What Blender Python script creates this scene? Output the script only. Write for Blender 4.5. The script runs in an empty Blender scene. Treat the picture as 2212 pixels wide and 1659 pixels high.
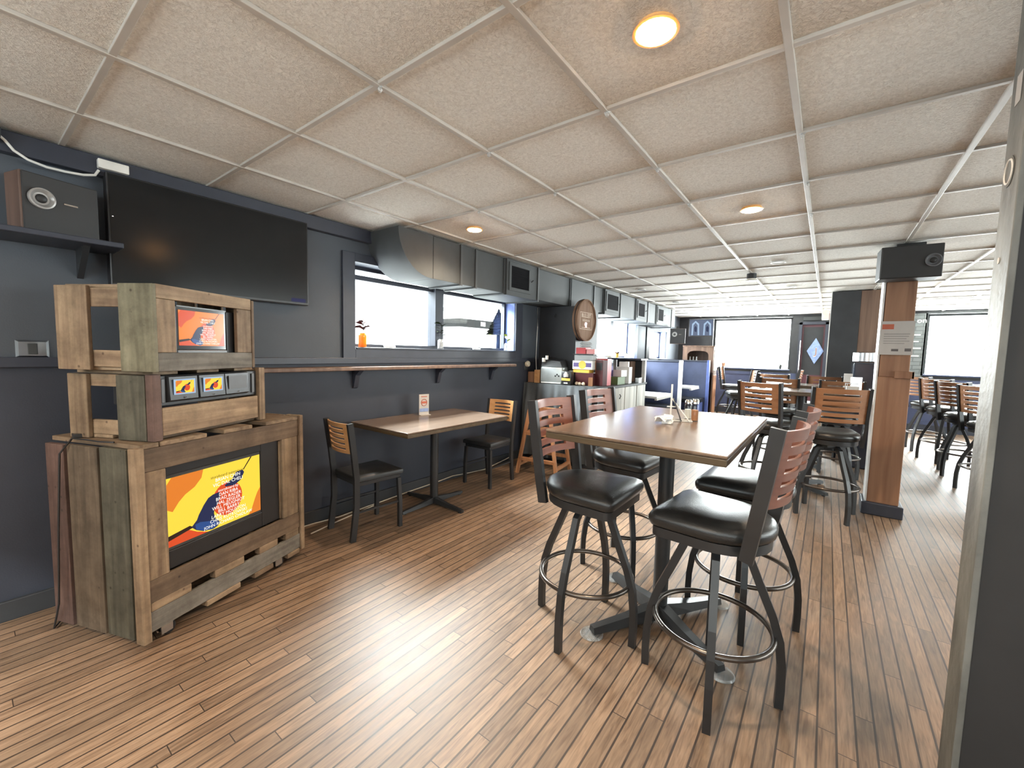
import bpy, bmesh, math, random
from mathutils import Vector, Matrix
random.seed(7)
R = math.radians
sc = bpy.context.scene
COL = sc.collection

# ------------------------------------------------------------------ camera
F_PX, YAW, PITCH, ROLL = 904.6, -.6442, -.0786, .0238
CZ, H = 1.37, 2.321           # eye height, ceiling height
cy, sy, cp, sp = math.cos(YAW), math.sin(YAW), math.cos(PITCH), math.sin(PITCH)
fw = Vector((sy*cp, cy*cp, sp)); r0 = Vector((cy, -sy, 0)); u0 = r0.cross(fw)
rr = math.cos(ROLL)*r0 + math.sin(ROLL)*u0
uu = -math.sin(ROLL)*r0 + math.cos(ROLL)*u0
cam_data = bpy.data.cameras.new('camera'); cam = bpy.data.objects.new('camera', cam_data); COL.objects.link(cam)
cam_data.sensor_fit = 'HORIZONTAL'; cam_data.sensor_width = 36.0; cam_data.lens = 36.0*F_PX/2212.0
cam_data.clip_start = .02; cam_data.clip_end = 200
cam.matrix_world = Matrix(((rr.x, uu.x, -fw.x, 0), (rr.y, uu.y, -fw.y, 0), (rr.z, uu.z, -fw.z, CZ), (0, 0, 0, 1)))
sc.camera = cam

# ------------------------------------------------------------------ view, world, lights
sc.view_settings.view_transform = 'Standard'; sc.view_settings.look = 'None'
sc.view_settings.gamma = 1.0; sc.view_settings.use_curve_mapping = False
sc.view_settings.exposure = 1.85
sc.cycles.use_denoising = True
sc.cycles.max_bounces = 8; sc.cycles.diffuse_bounces = 4; sc.cycles.glossy_bounces = 3
sc.cycles.transmission_bounces = 4; sc.cycles.transparent_max_bounces = 12
sc.cycles.sample_clamp_indirect = 6.0
sc.cycles.caustics_reflective = False; sc.cycles.caustics_refractive = False
world = bpy.data.worlds.new('World'); sc.world = world; world.use_nodes = True
bg = world.node_tree.nodes['Background']; bg.inputs[0].default_value = (.93, .97, 1.0, 1); bg.inputs[1].default_value = 2.6

def area(name, loc, target, sx, sy_, radiance, col=(1, 1, 1)):
    d = bpy.data.lights.new(name, 'AREA'); d.shape = 'RECTANGLE'; d.size = sx; d.size_y = sy_
    d.energy = radiance*math.pi*sx*sy_; d.color = col
    o = bpy.data.objects.new(name, d); COL.objects.link(o); o.location = loc
    o.rotation_euler = (Vector(target)-Vector(loc)).to_track_quat('-Z', 'Y').to_euler()
    return o
YF = 11.3                     # far wall
area('daylight_far', (-1.5, YF+.35, 1.65), (-1.5, 0, 1.65), 1.75, 1.3, 34, (.96, .98, 1))
area('daylight_right', (2.2, YF+.35, 1.65), (2.2, 0, 1.65), 1.5, 1.35, 34, (.96, .98, 1))
area('daylight_side', (-4.9, 3.1, 3.6), (-3.1, 3.05, 1.6), 2.6, 1.6, 85, (.95, .98, 1))
area('added_fill_right', (4.85, 5.5, 1.5), (0, 5.5, 1.5), 7.0, 1.4, 1.4, (1, .98, .95))  # added fill from the unseen right side of the room
area('added_fill_rear', (2.0, -2.75, 3.5), (2.0, -1.35, 0), 4.4, .8, 190, (1, 1, 1))  # added light on the floor behind the camera, its bounce brightens the ceiling
area('daylight_booths', (-3.6, 7.2, 1.7), (0, 7.2, 1.5), 1.7, .9, 24, (.95, .98, 1))
area('daylight_booths_far', (-3.6, 9.6, 1.6), (0, 9.6, 1.5), 1.1, .7, 24, (.95, .98, 1))

# ------------------------------------------------------------------ materials
def nodes_of(name):
    m = bpy.data.materials.new(name); m.use_nodes = True
    return m, m.node_tree.nodes, m.node_tree.links, m.node_tree.nodes['Principled BSDF']
def mat(name, col, rough=.5, metal=0., var=.12, scale=9., bump=0., bscale=60., spec=.5, rvar=.0, stretch=(1, 1, 1)):
    m, n, l, b = nodes_of(name)
    b.inputs['Roughness'].default_value = rough; b.inputs['Metallic'].default_value = metal
    b.inputs['Specular IOR Level'].default_value = spec
    tc = n.new('ShaderNodeTexCoord'); mp = n.new('ShaderNodeMapping'); l.new(tc.outputs['Object'], mp.inputs[0]); mp.inputs['Scale'].default_value = stretch
    nz = n.new('ShaderNodeTexNoise'); nz.inputs['Scale'].default_value = scale; nz.inputs['Detail'].default_value = 5; l.new(mp.outputs[0], nz.inputs['Vector'])
    rp = n.new('ShaderNodeValToRGB'); l.new(nz.outputs[0], rp.inputs[0])
    rp.color_ramp.elements[0].position = .3; rp.color_ramp.elements[1].position = .7
    rp.color_ramp.elements[0].color = tuple(c*(1-var) for c in col)+(1,); rp.color_ramp.elements[1].color = tuple(min(1, c*(1+var)) for c in col)+(1,)
    l.new(rp.outputs[0], b.inputs['Base Color'])
    if rvar:
        ma = n.new('ShaderNodeMapRange'); ma.inputs['To Min'].default_value = max(.02, rough-rvar); ma.inputs['To Max'].default_value = rough+rvar
        l.new(nz.outputs[0], ma.inputs[0]); l.new(ma.outputs[0], b.inputs['Roughness'])
    if bump:
        n2 = n.new('ShaderNodeTexNoise'); n2.inputs['Scale'].default_value = bscale; n2.inputs['Detail'].default_value = 4; l.new(tc.outputs['Object'], n2.inputs['Vector'])
        bp = n.new('ShaderNodeBump'); bp.inputs['Strength'].default_value = bump; bp.inputs['Distance'].default_value = .01
        l.new(n2.outputs[0], bp.inputs['Height']); l.new(bp.outputs[0], b.inputs['Normal'])
    return m
def wood(name, c1, c2, axis='x', rough=.5, freq=1., rand=.25, bump=.25, knots=False):
    m, n, l, b = nodes_of(name); b.inputs['Roughness'].default_value = rough
    tc = n.new('ShaderNodeTexCoord'); mp = n.new('ShaderNodeMapping'); l.new(tc.outputs['Object'], mp.inputs[0])
    s = [38*freq]*3; s['xyz'.index(axis)] = 2.2*freq; mp.inputs['Scale'].default_value = s
    oi = n.new('ShaderNodeObjectInfo')
    cx = n.new('ShaderNodeCombineXYZ'); mu = n.new('ShaderNodeMath'); mu.operation = 'MULTIPLY'; mu.inputs[1].default_value = 37
    l.new(oi.outputs['Random'], mu.inputs[0]); l.new(mu.outputs[0], cx.inputs[0]); l.new(mu.outputs[0], cx.inputs[1]); l.new(mu.outputs[0], cx.inputs[2])
    l.new(cx.outputs[0], mp.inputs['Location'])
    nz = n.new('ShaderNodeTexNoise'); nz.inputs['Scale'].default_value = 1.; nz.inputs['Detail'].default_value = 7; nz.inputs['Distortion'].default_value = .6; l.new(mp.outputs[0], nz.inputs['Vector'])
    rp = n.new('ShaderNodeValToRGB'); l.new(nz.outputs[0], rp.inputs[0])
    rp.color_ramp.elements[0].position = .32; rp.color_ramp.elements[1].position = .68
    rp.color_ramp.elements[0].color = c1+(1,); rp.color_ramp.elements[1].color = c2+(1,)
    hv = n.new('ShaderNodeHueSaturation'); l.new(rp.outputs[0], hv.inputs['Color'])
    mr = n.new('ShaderNodeMapRange'); mr.inputs['To Min'].default_value = 1-rand; mr.inputs['To Max'].default_value = 1+rand; l.new(oi.outputs['Random'], mr.inputs[0]); l.new(mr.outputs[0], hv.inputs['Value'])
    out = hv.outputs[0]
    if knots:                                   # nail holes and dark knots
        vo = n.new('ShaderNodeTexVoronoi'); vo.inputs['Scale'].default_value = 15; l.new(tc.outputs['Object'], vo.inputs['Vector'])
        kr = n.new('ShaderNodeValToRGB'); l.new(vo.outputs['Distance'], kr.inputs[0]); kr.color_ramp.elements[0].position = .05; kr.color_ramp.elements[1].position = .12
        kr.color_ramp.elements[0].color = (.25, .2, .17, 1); kr.color_ramp.elements[1].color = (1, 1, 1, 1)
        mx = n.new('ShaderNodeMix'); mx.data_type = 'RGBA'; mx.blend_type = 'MULTIPLY'; mx.inputs[0].default_value = .8
        l.new(out, mx.inputs[6]); l.new(kr.outputs[0], mx.inputs[7]); out = mx.outputs[2]
        ns = n.new('ShaderNodeTexNoise'); ns.inputs['Scale'].default_value = 7; ns.inputs['Detail'].default_value = 7; ns.inputs['Roughness'].default_value = .7; l.new(tc.outputs['Object'], ns.inputs['Vector'])
        sr = n.new('ShaderNodeValToRGB'); l.new(ns.outputs[0], sr.inputs[0]); sr.color_ramp.elements[0].position = .34; sr.color_ramp.elements[1].position = .62
        sr.color_ramp.elements[0].color = (.50, .48, .45, 1); sr.color_ramp.elements[1].color = (1, 1, 1, 1)
        m4 = n.new('ShaderNodeMix'); m4.data_type = 'RGBA'; m4.blend_type = 'MULTIPLY'; m4.inputs[0].default_value = .9
        l.new(out, m4.inputs[6]); l.new(sr.outputs[0], m4.inputs[7]); out = m4.outputs[2]
    l.new(out, b.inputs['Base Color'])
    if bump:
        bp = n.new('ShaderNodeBump'); bp.inputs['Strength'].default_value = bump; bp.inputs['Distance'].default_value = .003
        l.new(nz.outputs[0], bp.inputs['Height']); l.new(bp.outputs[0], b.inputs['Normal'])
    return m
def emit(name, col, strength=1.):
    strength /= 2**sc.view_settings.exposure
    m, n, l, b = nodes_of(name)
    b.inputs['Base Color'].default_value = (.01, .01, .01, 1); b.inputs['Roughness'].default_value = .2; b.inputs['Specular IOR Level'].default_value = .12
    b.inputs['Emission Color'].default_value = col+(1,); b.inputs['Emission Strength'].default_value = strength
    return m
def glassy(name, tint=(1, 1, 1), refl=.08, rough=.02, cover=0., ccol=(1, 1, 1)):
    m = bpy.data.materials.new(name); m.use_nodes = True; n = m.node_tree.nodes; l = m.node_tree.links; n.clear()
    o = n.new('ShaderNodeOutputMaterial'); t = n.new('ShaderNodeBsdfTransparent'); t.inputs[0].default_value = tint+(1,)
    g = n.new('ShaderNodeBsdfGlossy'); g.inputs['Roughness'].default_value = rough
    lw = n.new('ShaderNodeLayerWeight'); lw.inputs[0].default_value = .5
    pw = n.new('ShaderNodeMath'); pw.operation = 'POWER'; pw.inputs[1].default_value = 5; l.new(lw.outputs['Facing'], pw.inputs[0])
    fr = n.new('ShaderNodeMath'); fr.operation = 'MULTIPLY_ADD'; fr.inputs[1].default_value = .9; fr.inputs[2].default_value = .04; l.new(pw.outputs[0], fr.inputs[0])
    mx = n.new('ShaderNodeMixShader'); l.new(fr.outputs[0], mx.inputs[0]); l.new(t.outputs[0], mx.inputs[1]); l.new(g.outputs[0], mx.inputs[2])
    last = mx.outputs[0]
    if cover:
        d = n.new('ShaderNodeBsdfDiffuse'); d.inputs[0].default_value = ccol+(1,)
        m2 = n.new('ShaderNodeMixShader'); m2.inputs[0].default_value = cover; l.new(last, m2.inputs[1]); l.new(d.outputs[0], m2.inputs[2]); last = m2.outputs[0]
    l.new(last, o.inputs[0]); return m

def floor_mat():
    m, n, l, b = nodes_of('floor_boards')
    def math_(op, a, c=None):
        k = n.new('ShaderNodeMath'); k.operation = op
        for i, v in enumerate((a, c)):
            if v is None: continue
            if isinstance(v, (int, float)): k.inputs[i].default_value = v
            else: l.new(v, k.inputs[i])
        return k.outputs[0]
    tc = n.new('ShaderNodeTexCoord'); sx = n.new('ShaderNodeSeparateXYZ'); l.new(tc.outputs['Object'], sx.inputs[0])
    W, L = .0572, .95
    xs = math_('DIVIDE', sx.outputs[0], W); row = math_('FLOOR', xs); fx = math_('FRACT', xs)
    wn = n.new('ShaderNodeTexWhiteNoise'); wn.noise_dimensions = '1D'; l.new(row, wn.inputs['W'])
    ys = math_('ADD', math_('DIVIDE', sx.outputs[1], L), math_('MULTIPLY', wn.outputs['Value'], 13.7))
    idx = math_('FLOOR', ys); fy = math_('FRACT', ys)
    cb = n.new('ShaderNodeCombineXYZ'); l.new(row, cb.inputs[0]); l.new(idx, cb.inputs[1])
    w2 = n.new('ShaderNodeTexWhiteNoise'); w2.noise_dimensions = '2D'; l.new(cb.outputs[0], w2.inputs['Vector'])
    # grain
    mp = n.new('ShaderNodeMapping'); mp.inputs['Scale'].default_value = (95, 8, 1); l.new(tc.outputs['Object'], mp.inputs[0])
    ad = n.new('ShaderNodeVectorMath'); ad.operation = 'ADD'; l.new(mp.outputs[0], ad.inputs[0]); sc3 = n.new('ShaderNodeVectorMath'); sc3.operation = 'SCALE'; sc3.inputs['Scale'].default_value = 31; l.new(w2.outputs['Color'], sc3.inputs[0]); l.new(sc3.outputs[0], ad.inputs[1])
    nz = n.new('ShaderNodeTexNoise'); nz.inputs['Scale'].default_value = 1; nz.inputs['Detail'].default_value = 6; nz.inputs['Distortion'].default_value = .8; l.new(ad.outputs[0], nz.inputs['Vector'])
    rp = n.new('ShaderNodeValToRGB'); l.new(nz.outputs[0], rp.inputs[0])
    rp.color_ramp.elements[0].position = .25; rp.color_ramp.elements[1].position = .75
    rp.color_ramp.elements[0].color = (.098, .057, .034, 1); rp.color_ramp.elements[1].color = (.262, .172, .110, 1)
    hv = n.new('ShaderNodeHueSaturation'); l.new(rp.outputs[0], hv.inputs['Color'])
    mr = n.new('ShaderNodeMapRange'); mr.inputs['To Min'].default_value = .72; mr.inputs['To Max'].default_value = 1.25; l.new(w2.outputs['Value'], mr.inputs[0]); l.new(mr.outputs[0], hv.inputs['Value'])
    # worn greyish patches
    nw = n.new('ShaderNodeTexNoise'); nw.inputs['Scale'].default_value = 2.3; nw.inputs['Detail'].default_value = 6; l.new(tc.outputs['Object'], nw.inputs['Vector'])
    wr = n.new('ShaderNodeValToRGB'); l.new(nw.outputs[0], wr.inputs[0]); wr.color_ramp.elements[0].position = .45; wr.color_ramp.elements[1].position = .75
    mw = n.new('ShaderNodeMix'); mw.data_type = 'RGBA'; l.new(math_('MULTIPLY', wr.outputs[0], .35), mw.inputs[0]); l.new(hv.outputs[0], mw.inputs[6]); mw.inputs[7].default_value = (.22, .158, .108, 1)
    # grooves
    gx = math_('ADD', math_('LESS_THAN', fx, .06), math_('GREATER_THAN', fx, .94)); gy = math_('LESS_THAN', fy, .0035)
    g = math_('MINIMUM', math_('ADD', gx, gy), 1.0)
    mg = n.new('ShaderNodeMix'); mg.data_type = 'RGBA'; l.new(math_('MULTIPLY', g, .92), mg.inputs[0]); l.new(mw.outputs[2], mg.inputs[6]); mg.inputs[7].default_value = (.022, .014, .010, 1)
    l.new(mg.outputs[2], b.inputs['Base Color'])
    # wear-driven gloss
    ro = n.new('ShaderNodeMapRange'); ro.inputs['To Min'].default_value = .36; ro.inputs['To Max'].default_value = .62; l.new(nz.outputs[0], ro.inputs[0]); l.new(ro.outputs[0], b.inputs['Roughness'])
    b.inputs['Specular IOR Level'].default_value = .55
    bp = n.new('ShaderNodeBump'); bp.inputs['Strength'].default_value = .5; bp.inputs['Distance'].default_value = .003
    hgt = math_('SUBTRACT', math_('MULTIPLY', nz.outputs[0], .35), g)
    l.new(hgt, bp.inputs['Height']); l.new(bp.outputs[0], b.inputs['Normal'])
    return m
def tile_mat():
    m, n, l, b = nodes_of('ceiling_tile'); b.inputs['Roughness'].default_value = .95; b.inputs['Specular IOR Level'].default_value = .2
    tc = n.new('ShaderNodeTexCoord')
    n1 = n.new('ShaderNodeTexNoise'); n1.inputs['Scale'].default_value = 72; n1.inputs['Detail'].default_value = 5; n1.inputs['Roughness'].default_value = .65; n1.inputs['Distortion'].default_value = 1.2; l.new(tc.outputs['Object'], n1.inputs['Vector'])
    rp = n.new('ShaderNodeValToRGB'); l.new(n1.outputs[0], rp.inputs[0]); rp.color_ramp.elements[0].position = .36; rp.color_ramp.elements[1].position = .6
    rp.color_ramp.elements[0].color = (.70, .66, .60, 1); rp.color_ramp.elements[1].color = (.88, .85, .79, 1)
    l.new(rp.outputs[0], b.inputs['Base Color'])
    bp = n.new('ShaderNodeBump'); bp.inputs['Strength'].default_value = 1.; bp.inputs['Distance'].default_value = .009; l.new(n1.outputs[0], bp.inputs['Height']); l.new(bp.outputs[0], b.inputs['Normal'])
    return m
def brick_mat():
    m, n, l, b = nodes_of('painted_brick'); b.inputs['Roughness'].default_value = .7
    tc = n.new('ShaderNodeTexCoord'); mp = n.new('ShaderNodeMapping'); mp.inputs['Rotation'].default_value = (R(90), 0, 0); l.new(tc.outputs['Object'], mp.inputs[0])
    br = n.new('ShaderNodeTexBrick'); br.inputs['Scale'].default_value = 1; br.inputs['Brick Width'].default_value = .22; br.inputs['Row Height'].default_value = .075; br.inputs['Mortar Size'].default_value = .006
    br.inputs['Color1'].default_value = (.12, .135, .135, 1); br.inputs['Color2'].default_value = (.16, .175, .175, 1); br.inputs['Mortar'].default_value = (.08, .09, .09, 1)
    l.new(mp.outputs[0], br.inputs['Vector']); l.new(br.outputs['Color'], b.inputs['Base Color'])
    bp = n.new('ShaderNodeBump'); bp.inputs['Strength'].default_value = .6; bp.inputs['Distance'].default_value = .01; bp.invert = True; l.new(br.outputs['Fac'], bp.inputs['Height']); l.new(bp.outputs[0], b.inputs['Normal'])
    return m

MT = dict(
    floor=floor_mat(), tile=tile_mat(), brick=brick_mat(),
    tee=mat('grid_white', (.46, .43, .39), .55, var=.08),
    wall_up=mat('wall_slate_blue', (.068, .079, .096), .62, var=.08, scale=3, bump=.08, bscale=180),
    wall_low=mat('wall_navy', (.030, .035, .050), .55, var=.12, scale=4, bump=.06, bscale=150, rvar=.08),
    wall_dark=mat('wall_near_black', (.0240, .0256, .0288), .6, var=.2, scale=6),
    trim_navy=mat('trim_navy', (.034, .039, .056), .42, var=.1),
    blue=mat('booth_blue', (.0467, .0595, .1190), .45, var=.15, scale=6, rvar=.1),
    reveal=mat('reveal_blue', (.10, .15, .40), .45, var=.08),
    duct=mat('duct_grey', (.0544, .0591, .0612), .62, spec=.3, var=.14, scale=5, rvar=.1),
    duct_edge=mat('duct_flange', (.045, .049, .052), .5),
    black=mat('black_steel', (.0192, .0200, .0216), .38, var=.15, rvar=.06),
    ring=mat('foot_ring_steel', (.11, .095, .085), .28, .85, var=.2),
    vinyl=mat('black_vinyl', (.0208, .0208, .0208), .30, var=.15, scale=14, bump=.12, bscale=240, rvar=.05),
    plastic=mat('black_plastic', (.0176, .0176, .0192), .35),
    plastic_grey=mat('grey_plastic', (.10, .105, .115), .45),
    panel_red=wood('chair_wood_reddish', (.1360, .0480, .0320), (.2080, .0800, .0512), 'y', .38, .6, .08, .05),
    panel_brown=wood('stool_wood_brown', (.2400, .1080, .0520), (.3440, .1720, .0880), 'y', .38, .6, .06, .05),
    panel_tan=wood('chair_wood_tan', (.4000, .2000, .0800), (.4960, .2720, .1200), 'y', .32, .6, .06, .05),
    top=wood('table_laminate', (.0979, .0662, .0472), (.1728, .1238, .0922), 'y', .22, .55, .04, .05),
    top_edge=wood('table_edge', (.0595, .0422, .0223), (.1091, .0744, .0422), 'x', .35, .6, .04, .05),
    pal_x=wood('pallet_x', (.1800, .1162, .0713), (.3375, .2400, .1500), 'x', .75, .8, .28, .4, True),
    pal_y=wood('pallet_y', (.1800, .1162, .0713), (.3375, .2400, .1500), 'y', .75, .8, .28, .4, True),
    pal_z=wood('pallet_z', (.1800, .1162, .0713), (.3375, .2400, .1500), 'z', .75, .8, .22, .4, True),
    pal_dark=wood('pallet_brown_x', (.0975, .0638, .0413), (.1950, .1312, .0825), 'x', .75, .8, .12, .4, True),
    pal_grey=wood('pallet_grey_x', (.1125, .1013, .0863), (.2250, .2025, .1725), 'x', .8, .8, .1, .4, True),
    pal_olive=wood('pallet_olive_z', (.0595, .0546, .0385), (.1190, .1085, .0770), 'z', .75, .8, .1, .4, True),  # olive, umber, red: plank colours darkened for shade on the crate side
    pal_umber=wood('pallet_umber_z', (.0840, .0616, .0406), (.1680, .1225, .0840), 'z', .75, .8, .1, .4, True),
    pal_green=wood('pallet_green_z', (.1330, .1190, .0735), (.2310, .2100, .1400), 'z', .75, .8, .12, .4, True),
    pal_red=wood('pallet_red_z', (.0840, .0462, .0385), (.1470, .0875, .0700), 'z', .75, .8, .1, .4, True),
    column=wood('column_wood', (.2040, .0978, .0527), (.3400, .1827, .1062), 'z', .5, .35, .05, .2),
    brown=wood('brown_panel', (.1120, .0640, .0440), (.2000, .1200, .0800), 'z', .5, .5, .05, .1),
    orange_wood=wood('high_chair_wood', (.2880, .1280, .0600), (.4000, .2000, .1000), 'z', .4, .8, .06, .1),
    cab_white=wood('distressed_white', (.3536, .3536, .3224), (.6448, .6344, .5824), 'z', .7, .35, .05, .3),
    white=mat('white_paint', (.72, .72, .70), .5), white_pl=mat('white_plastic', (.75, .74, .70), .4),
    paper=mat('paper', (.47, .45, .43), .8, var=.05), ink=mat('ink', (.12, .11, .11), .8), ink_red=mat('print_red', (.45, .12, .07), .7),
    beige=mat('beige_cable', (.50, .42, .33), .6), steel=mat('stainless', (.62, .63, .64), .25, 1., var=.06),
    chrome=mat('chrome', (.75, .75, .75), .12, 1.), cloth=mat('tablecloth_dark', (.0600, .0660, .0720), .85, var=.25, scale=7),
    amber=glassy('amber_glass', (.95, .55, .15), cover=.35, ccol=(.85, .42, .06)), glass=glassy('clear_glass', (.93, .96, .95)),
    clear=glassy('clear_plastic', (.9, .92, .92), cover=.22, ccol=(.8, .8, .8)),
    leaf=mat('leaf_green', (.008, .014, .005), .7, spec=.1), leaf_red=mat('leaf_red', (.045, .011, .009), .7, spec=.1), leaf_yellow=mat('leaf_yellow', (.30, .36, .015), .45),
    screen_off=mat('screen_black', (.014, .015, .016), .16, var=.05, spec=.3), crt_off=mat('crt_dark_glass', (.05, .055, .06), .10, var=.05),
    void=mat('vent_black', (.006, .006, .007), .9, spec=.08),
    red=mat('red_card', (.50, .05, .06), .5), dark_red=mat('dark_red_card', (.075, .016, .018), .4), pink=mat('pink_card', (.75, .32, .32), .5),
    orange=mat('orange_card', (.80, .28, .06), .5), yellow=mat('yellow_card', (.80, .50, .08), .5), purple=mat('purple_card', (.12, .09, .25), .5),
    green=mat('green_card', (.10, .16, .06), .6), door_red=mat('door_dark_red', (.105, .035, .045), .4, var=.1, scale=3),
    sign_blue=mat('sign_blue', (.22, .30, .52), .5, var=.25, scale=18), silver=mat('silver_plastic', (.42, .45, .45), .3, .5),
    terracotta=mat('terracotta', (.34, .18, .11), .8), ground=mat('pavement', (.75, .75, .74), .9), bldg=mat('dark_siding', (.002, .0022, .0018), .8), roof=mat('grey_roof', (.35, .38, .36), .8),
    conifer=mat('conifer_green', (.0018, .0023, .0013), .9, spec=.03, var=.4, scale=6, bump=.8, bscale=12),
    speaker=mat('speaker_black', (.020, .020, .021), .55), cone=mat('speaker_cone', (.35, .34, .33), .35, .3), spk_wood=wood('speaker_wood', (.10, .06, .045), (.17, .105, .08), 'z', .5, .6, .05, .1),
    brown_food=mat('spice_brown', (.35, .15, .07), .8), cream=mat('cream', (.70, .62, .48), .6),
    lamp=emit('lamp_lens', (1, .50, .17), 90.0), trim_glow=mat('lamp_trim_halo_tint', (.80, .44, .17), .4),  # trim ring tinted orange to imitate the halo of a lit lamp
    e_yellow=emit('screen_yellow', (1, .72, .06), 1.05), e_orange=emit('screen_orange', (.98, .27, .03), .85), e_deep=emit('screen_red_orange', (.90, .10, .025), .85),
    e_blue=emit('screen_navy', (.02, .03, .10), .8), e_blue2=emit('screen_blue', (.03, .09, .30), .9), e_dark=emit('screen_dark', (.05, .02, .015), .6), e_white=emit('screen_white', (1, .97, .9), 1.25),
    e_or2=emit('screen_bright_orange', (1, .24, .015), 1.0), e_pale=emit('screen_pale_blue', (.45, .62, .85), .9), e_steel=emit('screen_steel_blue', (.13, .17, .27), .9), e_red=emit('exit_red', (.9, .03, .03), .9), e_green=emit('led_green', (.3, 1, .15), 3), e_led=emit('led_white', (1, .9, .85), 3),
    e_violet=emit('reflection_violet', (.02, .02, .25), .25),  # emission for the imitated reflection on the wall television
)

# ------------------------------------------------------------------ mesh helpers
class MB:
    def __init__(s): s.b = bmesh.new(); s.mi = 0
    def _f(s, vs):
        try: f = s.b.faces.new(vs); f.material_index = s.mi; return f
        except ValueError: return None
    def box(s, x0, x1, y0, y1, z0, z1, bev=0., m=None):
        vs = [s.b.verts.new(p) for p in ((x0, y0, z0), (x1, y0, z0), (x1, y1, z0), (x0, y1, z0), (x0, y0, z1), (x1, y0, z1), (x1, y1, z1), (x0, y1, z1))]
        fs = [s._f([vs[i] for i in q]) for q in ((0, 3, 2, 1), (4, 5, 6, 7), (0, 1, 5, 4), (1, 2, 6, 5), (2, 3, 7, 6), (3, 0, 4, 7))]
        if m is not None: bmesh.ops.transform(s.b, matrix=m, verts=vs)
        if bev:
            es = list({e for f in fs for e in f.edges})
            r = bmesh.ops.bevel(s.b, geom=es, offset=bev, segments=2, profile=.5, affect='EDGES')
            for f in r['faces']: f.material_index = s.mi
        return s
    def sweep(s, pts, prof, closed=False, up=(0, 0, 1), cap=True):
        pts = [Vector(p) for p in pts]; n = len(pts); rings = []; upv = Vector(up)
        for i, p in enumerate(pts):
            a = pts[(i-1) % n] if (closed or i) else p; c = pts[(i+1) % n] if (closed or i < n-1) else p
            t = (c-a).normalized(); sd = t.cross(upv)
            if sd.length < 1e-4: sd = t.cross(Vector((0, 1, 0)))
            sd.normalize(); nu = sd.cross(t)
            rings.append([s.b.verts.new(p+sd*q[0]+nu*q[1]) for q in prof])
        k = len(prof)
        for i in range(n if closed else n-1):
            A, B = rings[i], rings[(i+1) % n]
            for j in range(k): s._f((A[j], A[(j+1) % k], B[(j+1) % k], B[j]))
        if cap and not closed: s._f(rings[0][::-1]); s._f(rings[-1])
        return s
    def tube(s, pts, r, seg=8, **k):
        return s.sweep(pts, [(r*math.cos(2*math.pi*i/seg), r*math.sin(2*math.pi*i/seg)) for i in range(seg)], **k)
    def bar(s, pts, w, h, **k): return s.sweep(pts, [(-w/2, -h/2), (w/2, -h/2), (w/2, h/2), (-w/2, h/2)], **k)
    def ring(s, c, rad, r, seg=40, t=8):
        return s.tube([(c[0]+rad*math.cos(2*math.pi*i/seg), c[1]+rad*math.sin(2*math.pi*i/seg), c[2]) for i in range(seg)], r, t, closed=True)
    def lathe(s, prof, c=(0, 0, 0), seg=20, m=None):
        rings = []; new = []
        for (r, z) in prof:
            if r < 1e-5: rings.append([s.b.verts.new((c[0], c[1], c[2]+z))])
            else: rings.append([s.b.verts.new((c[0]+r*math.cos(2*math.pi*i/seg), c[1]+r*math.sin(2*math.pi*i/seg), c[2]+z)) for i in range(seg)])
            new += rings[-1]
        for A, B in zip(rings, rings[1:]):
            for i in range(seg):
                j = (i+1) % seg
                if len(A) == 1 and len(B) == 1: continue
                if len(A) == 1: s._f((A[0], B[j], B[i]))
                elif len(B) == 1: s._f((A[i], A[j], B[0]))
                else: s._f((A[i], A[j], B[j], B[i]))
        if len(rings[0]) > 1: s._f(rings[0][::-1])
        if len(rings[-1]) > 1: s._f(rings[-1])
        if m is not None: bmesh.ops.transform(s.b, matrix=m, verts=new)
        return s
    def prism(s, poly, z0, z1, m=None):
        A = [s.b.verts.new((x, y, z0)) for x, y in poly]; B = [s.b.verts.new((x, y, z1)) for x, y in poly]; k = len(poly)
        s._f(A[::-1]); s._f(B)
        for i in range(k): s._f((A[i], A[(i+1) % k], B[(i+1) % k], B[i]))
        if m is not None: bmesh.ops.transform(s.b, matrix=m, verts=A+B)
        return s
    def loft(s, loops, cap=True):
        rs = [[s.b.verts.new(p) for p in lp] for lp in loops]; k = len(rs[0])
        for A, B in zip(rs, rs[1:]):
            for i in range(k): s._f((A[i], A[(i+1) % k], B[(i+1) % k], B[i]))
        if cap: s._f(rs[0][::-1]); s._f(rs[-1])
        return s
    def quad(s, pts): s._f([s.b.verts.new(p) for p in pts]); return s
    def text(s, txt, size, m, align='CENTER', ext=.0004):
        cu = bpy.data.curves.new('txt', 'FONT'); cu.body = txt; cu.size = size; cu.align_x = align; cu.extrude = ext; cu.resolution_u = 2
        o = bpy.data.objects.new('txt', cu); COL.objects.link(o)
        dg = bpy.context.evaluated_depsgraph_get(); me = bpy.data.meshes.new_from_object(o.evaluated_get(dg))
        me.transform(m); n0 = len(s.b.faces); s.b.from_mesh(me); s.b.faces.ensure_lookup_table()
        for f in s.b.faces[n0:]: f.material_index = s.mi
        bpy.data.objects.remove(o); bpy.data.curves.remove(cu); bpy.data.meshes.remove(me); return s
    def done(s, name, mats, parent=None, smooth=False, loc=None, rot=None):
        bmesh.ops.recalc_face_normals(s.b, faces=s.b.faces)
        me = bpy.data.meshes.new(name); s.b.to_mesh(me); s.b.free()
        for m in (mats if isinstance(mats, (list, tuple)) else [mats]): me.materials.append(MT[m] if isinstance(m, str) else m)
        if smooth:
            for p in me.polygons: p.use_smooth = True
            me.set_sharp_from_angle(angle=R(42))
        o = bpy.data.objects.new(name, me); COL.objects.link(o)
        if parent: o.parent = parent
        if loc: o.location = loc
        if rot: o.rotation_euler = rot
        return o
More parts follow.
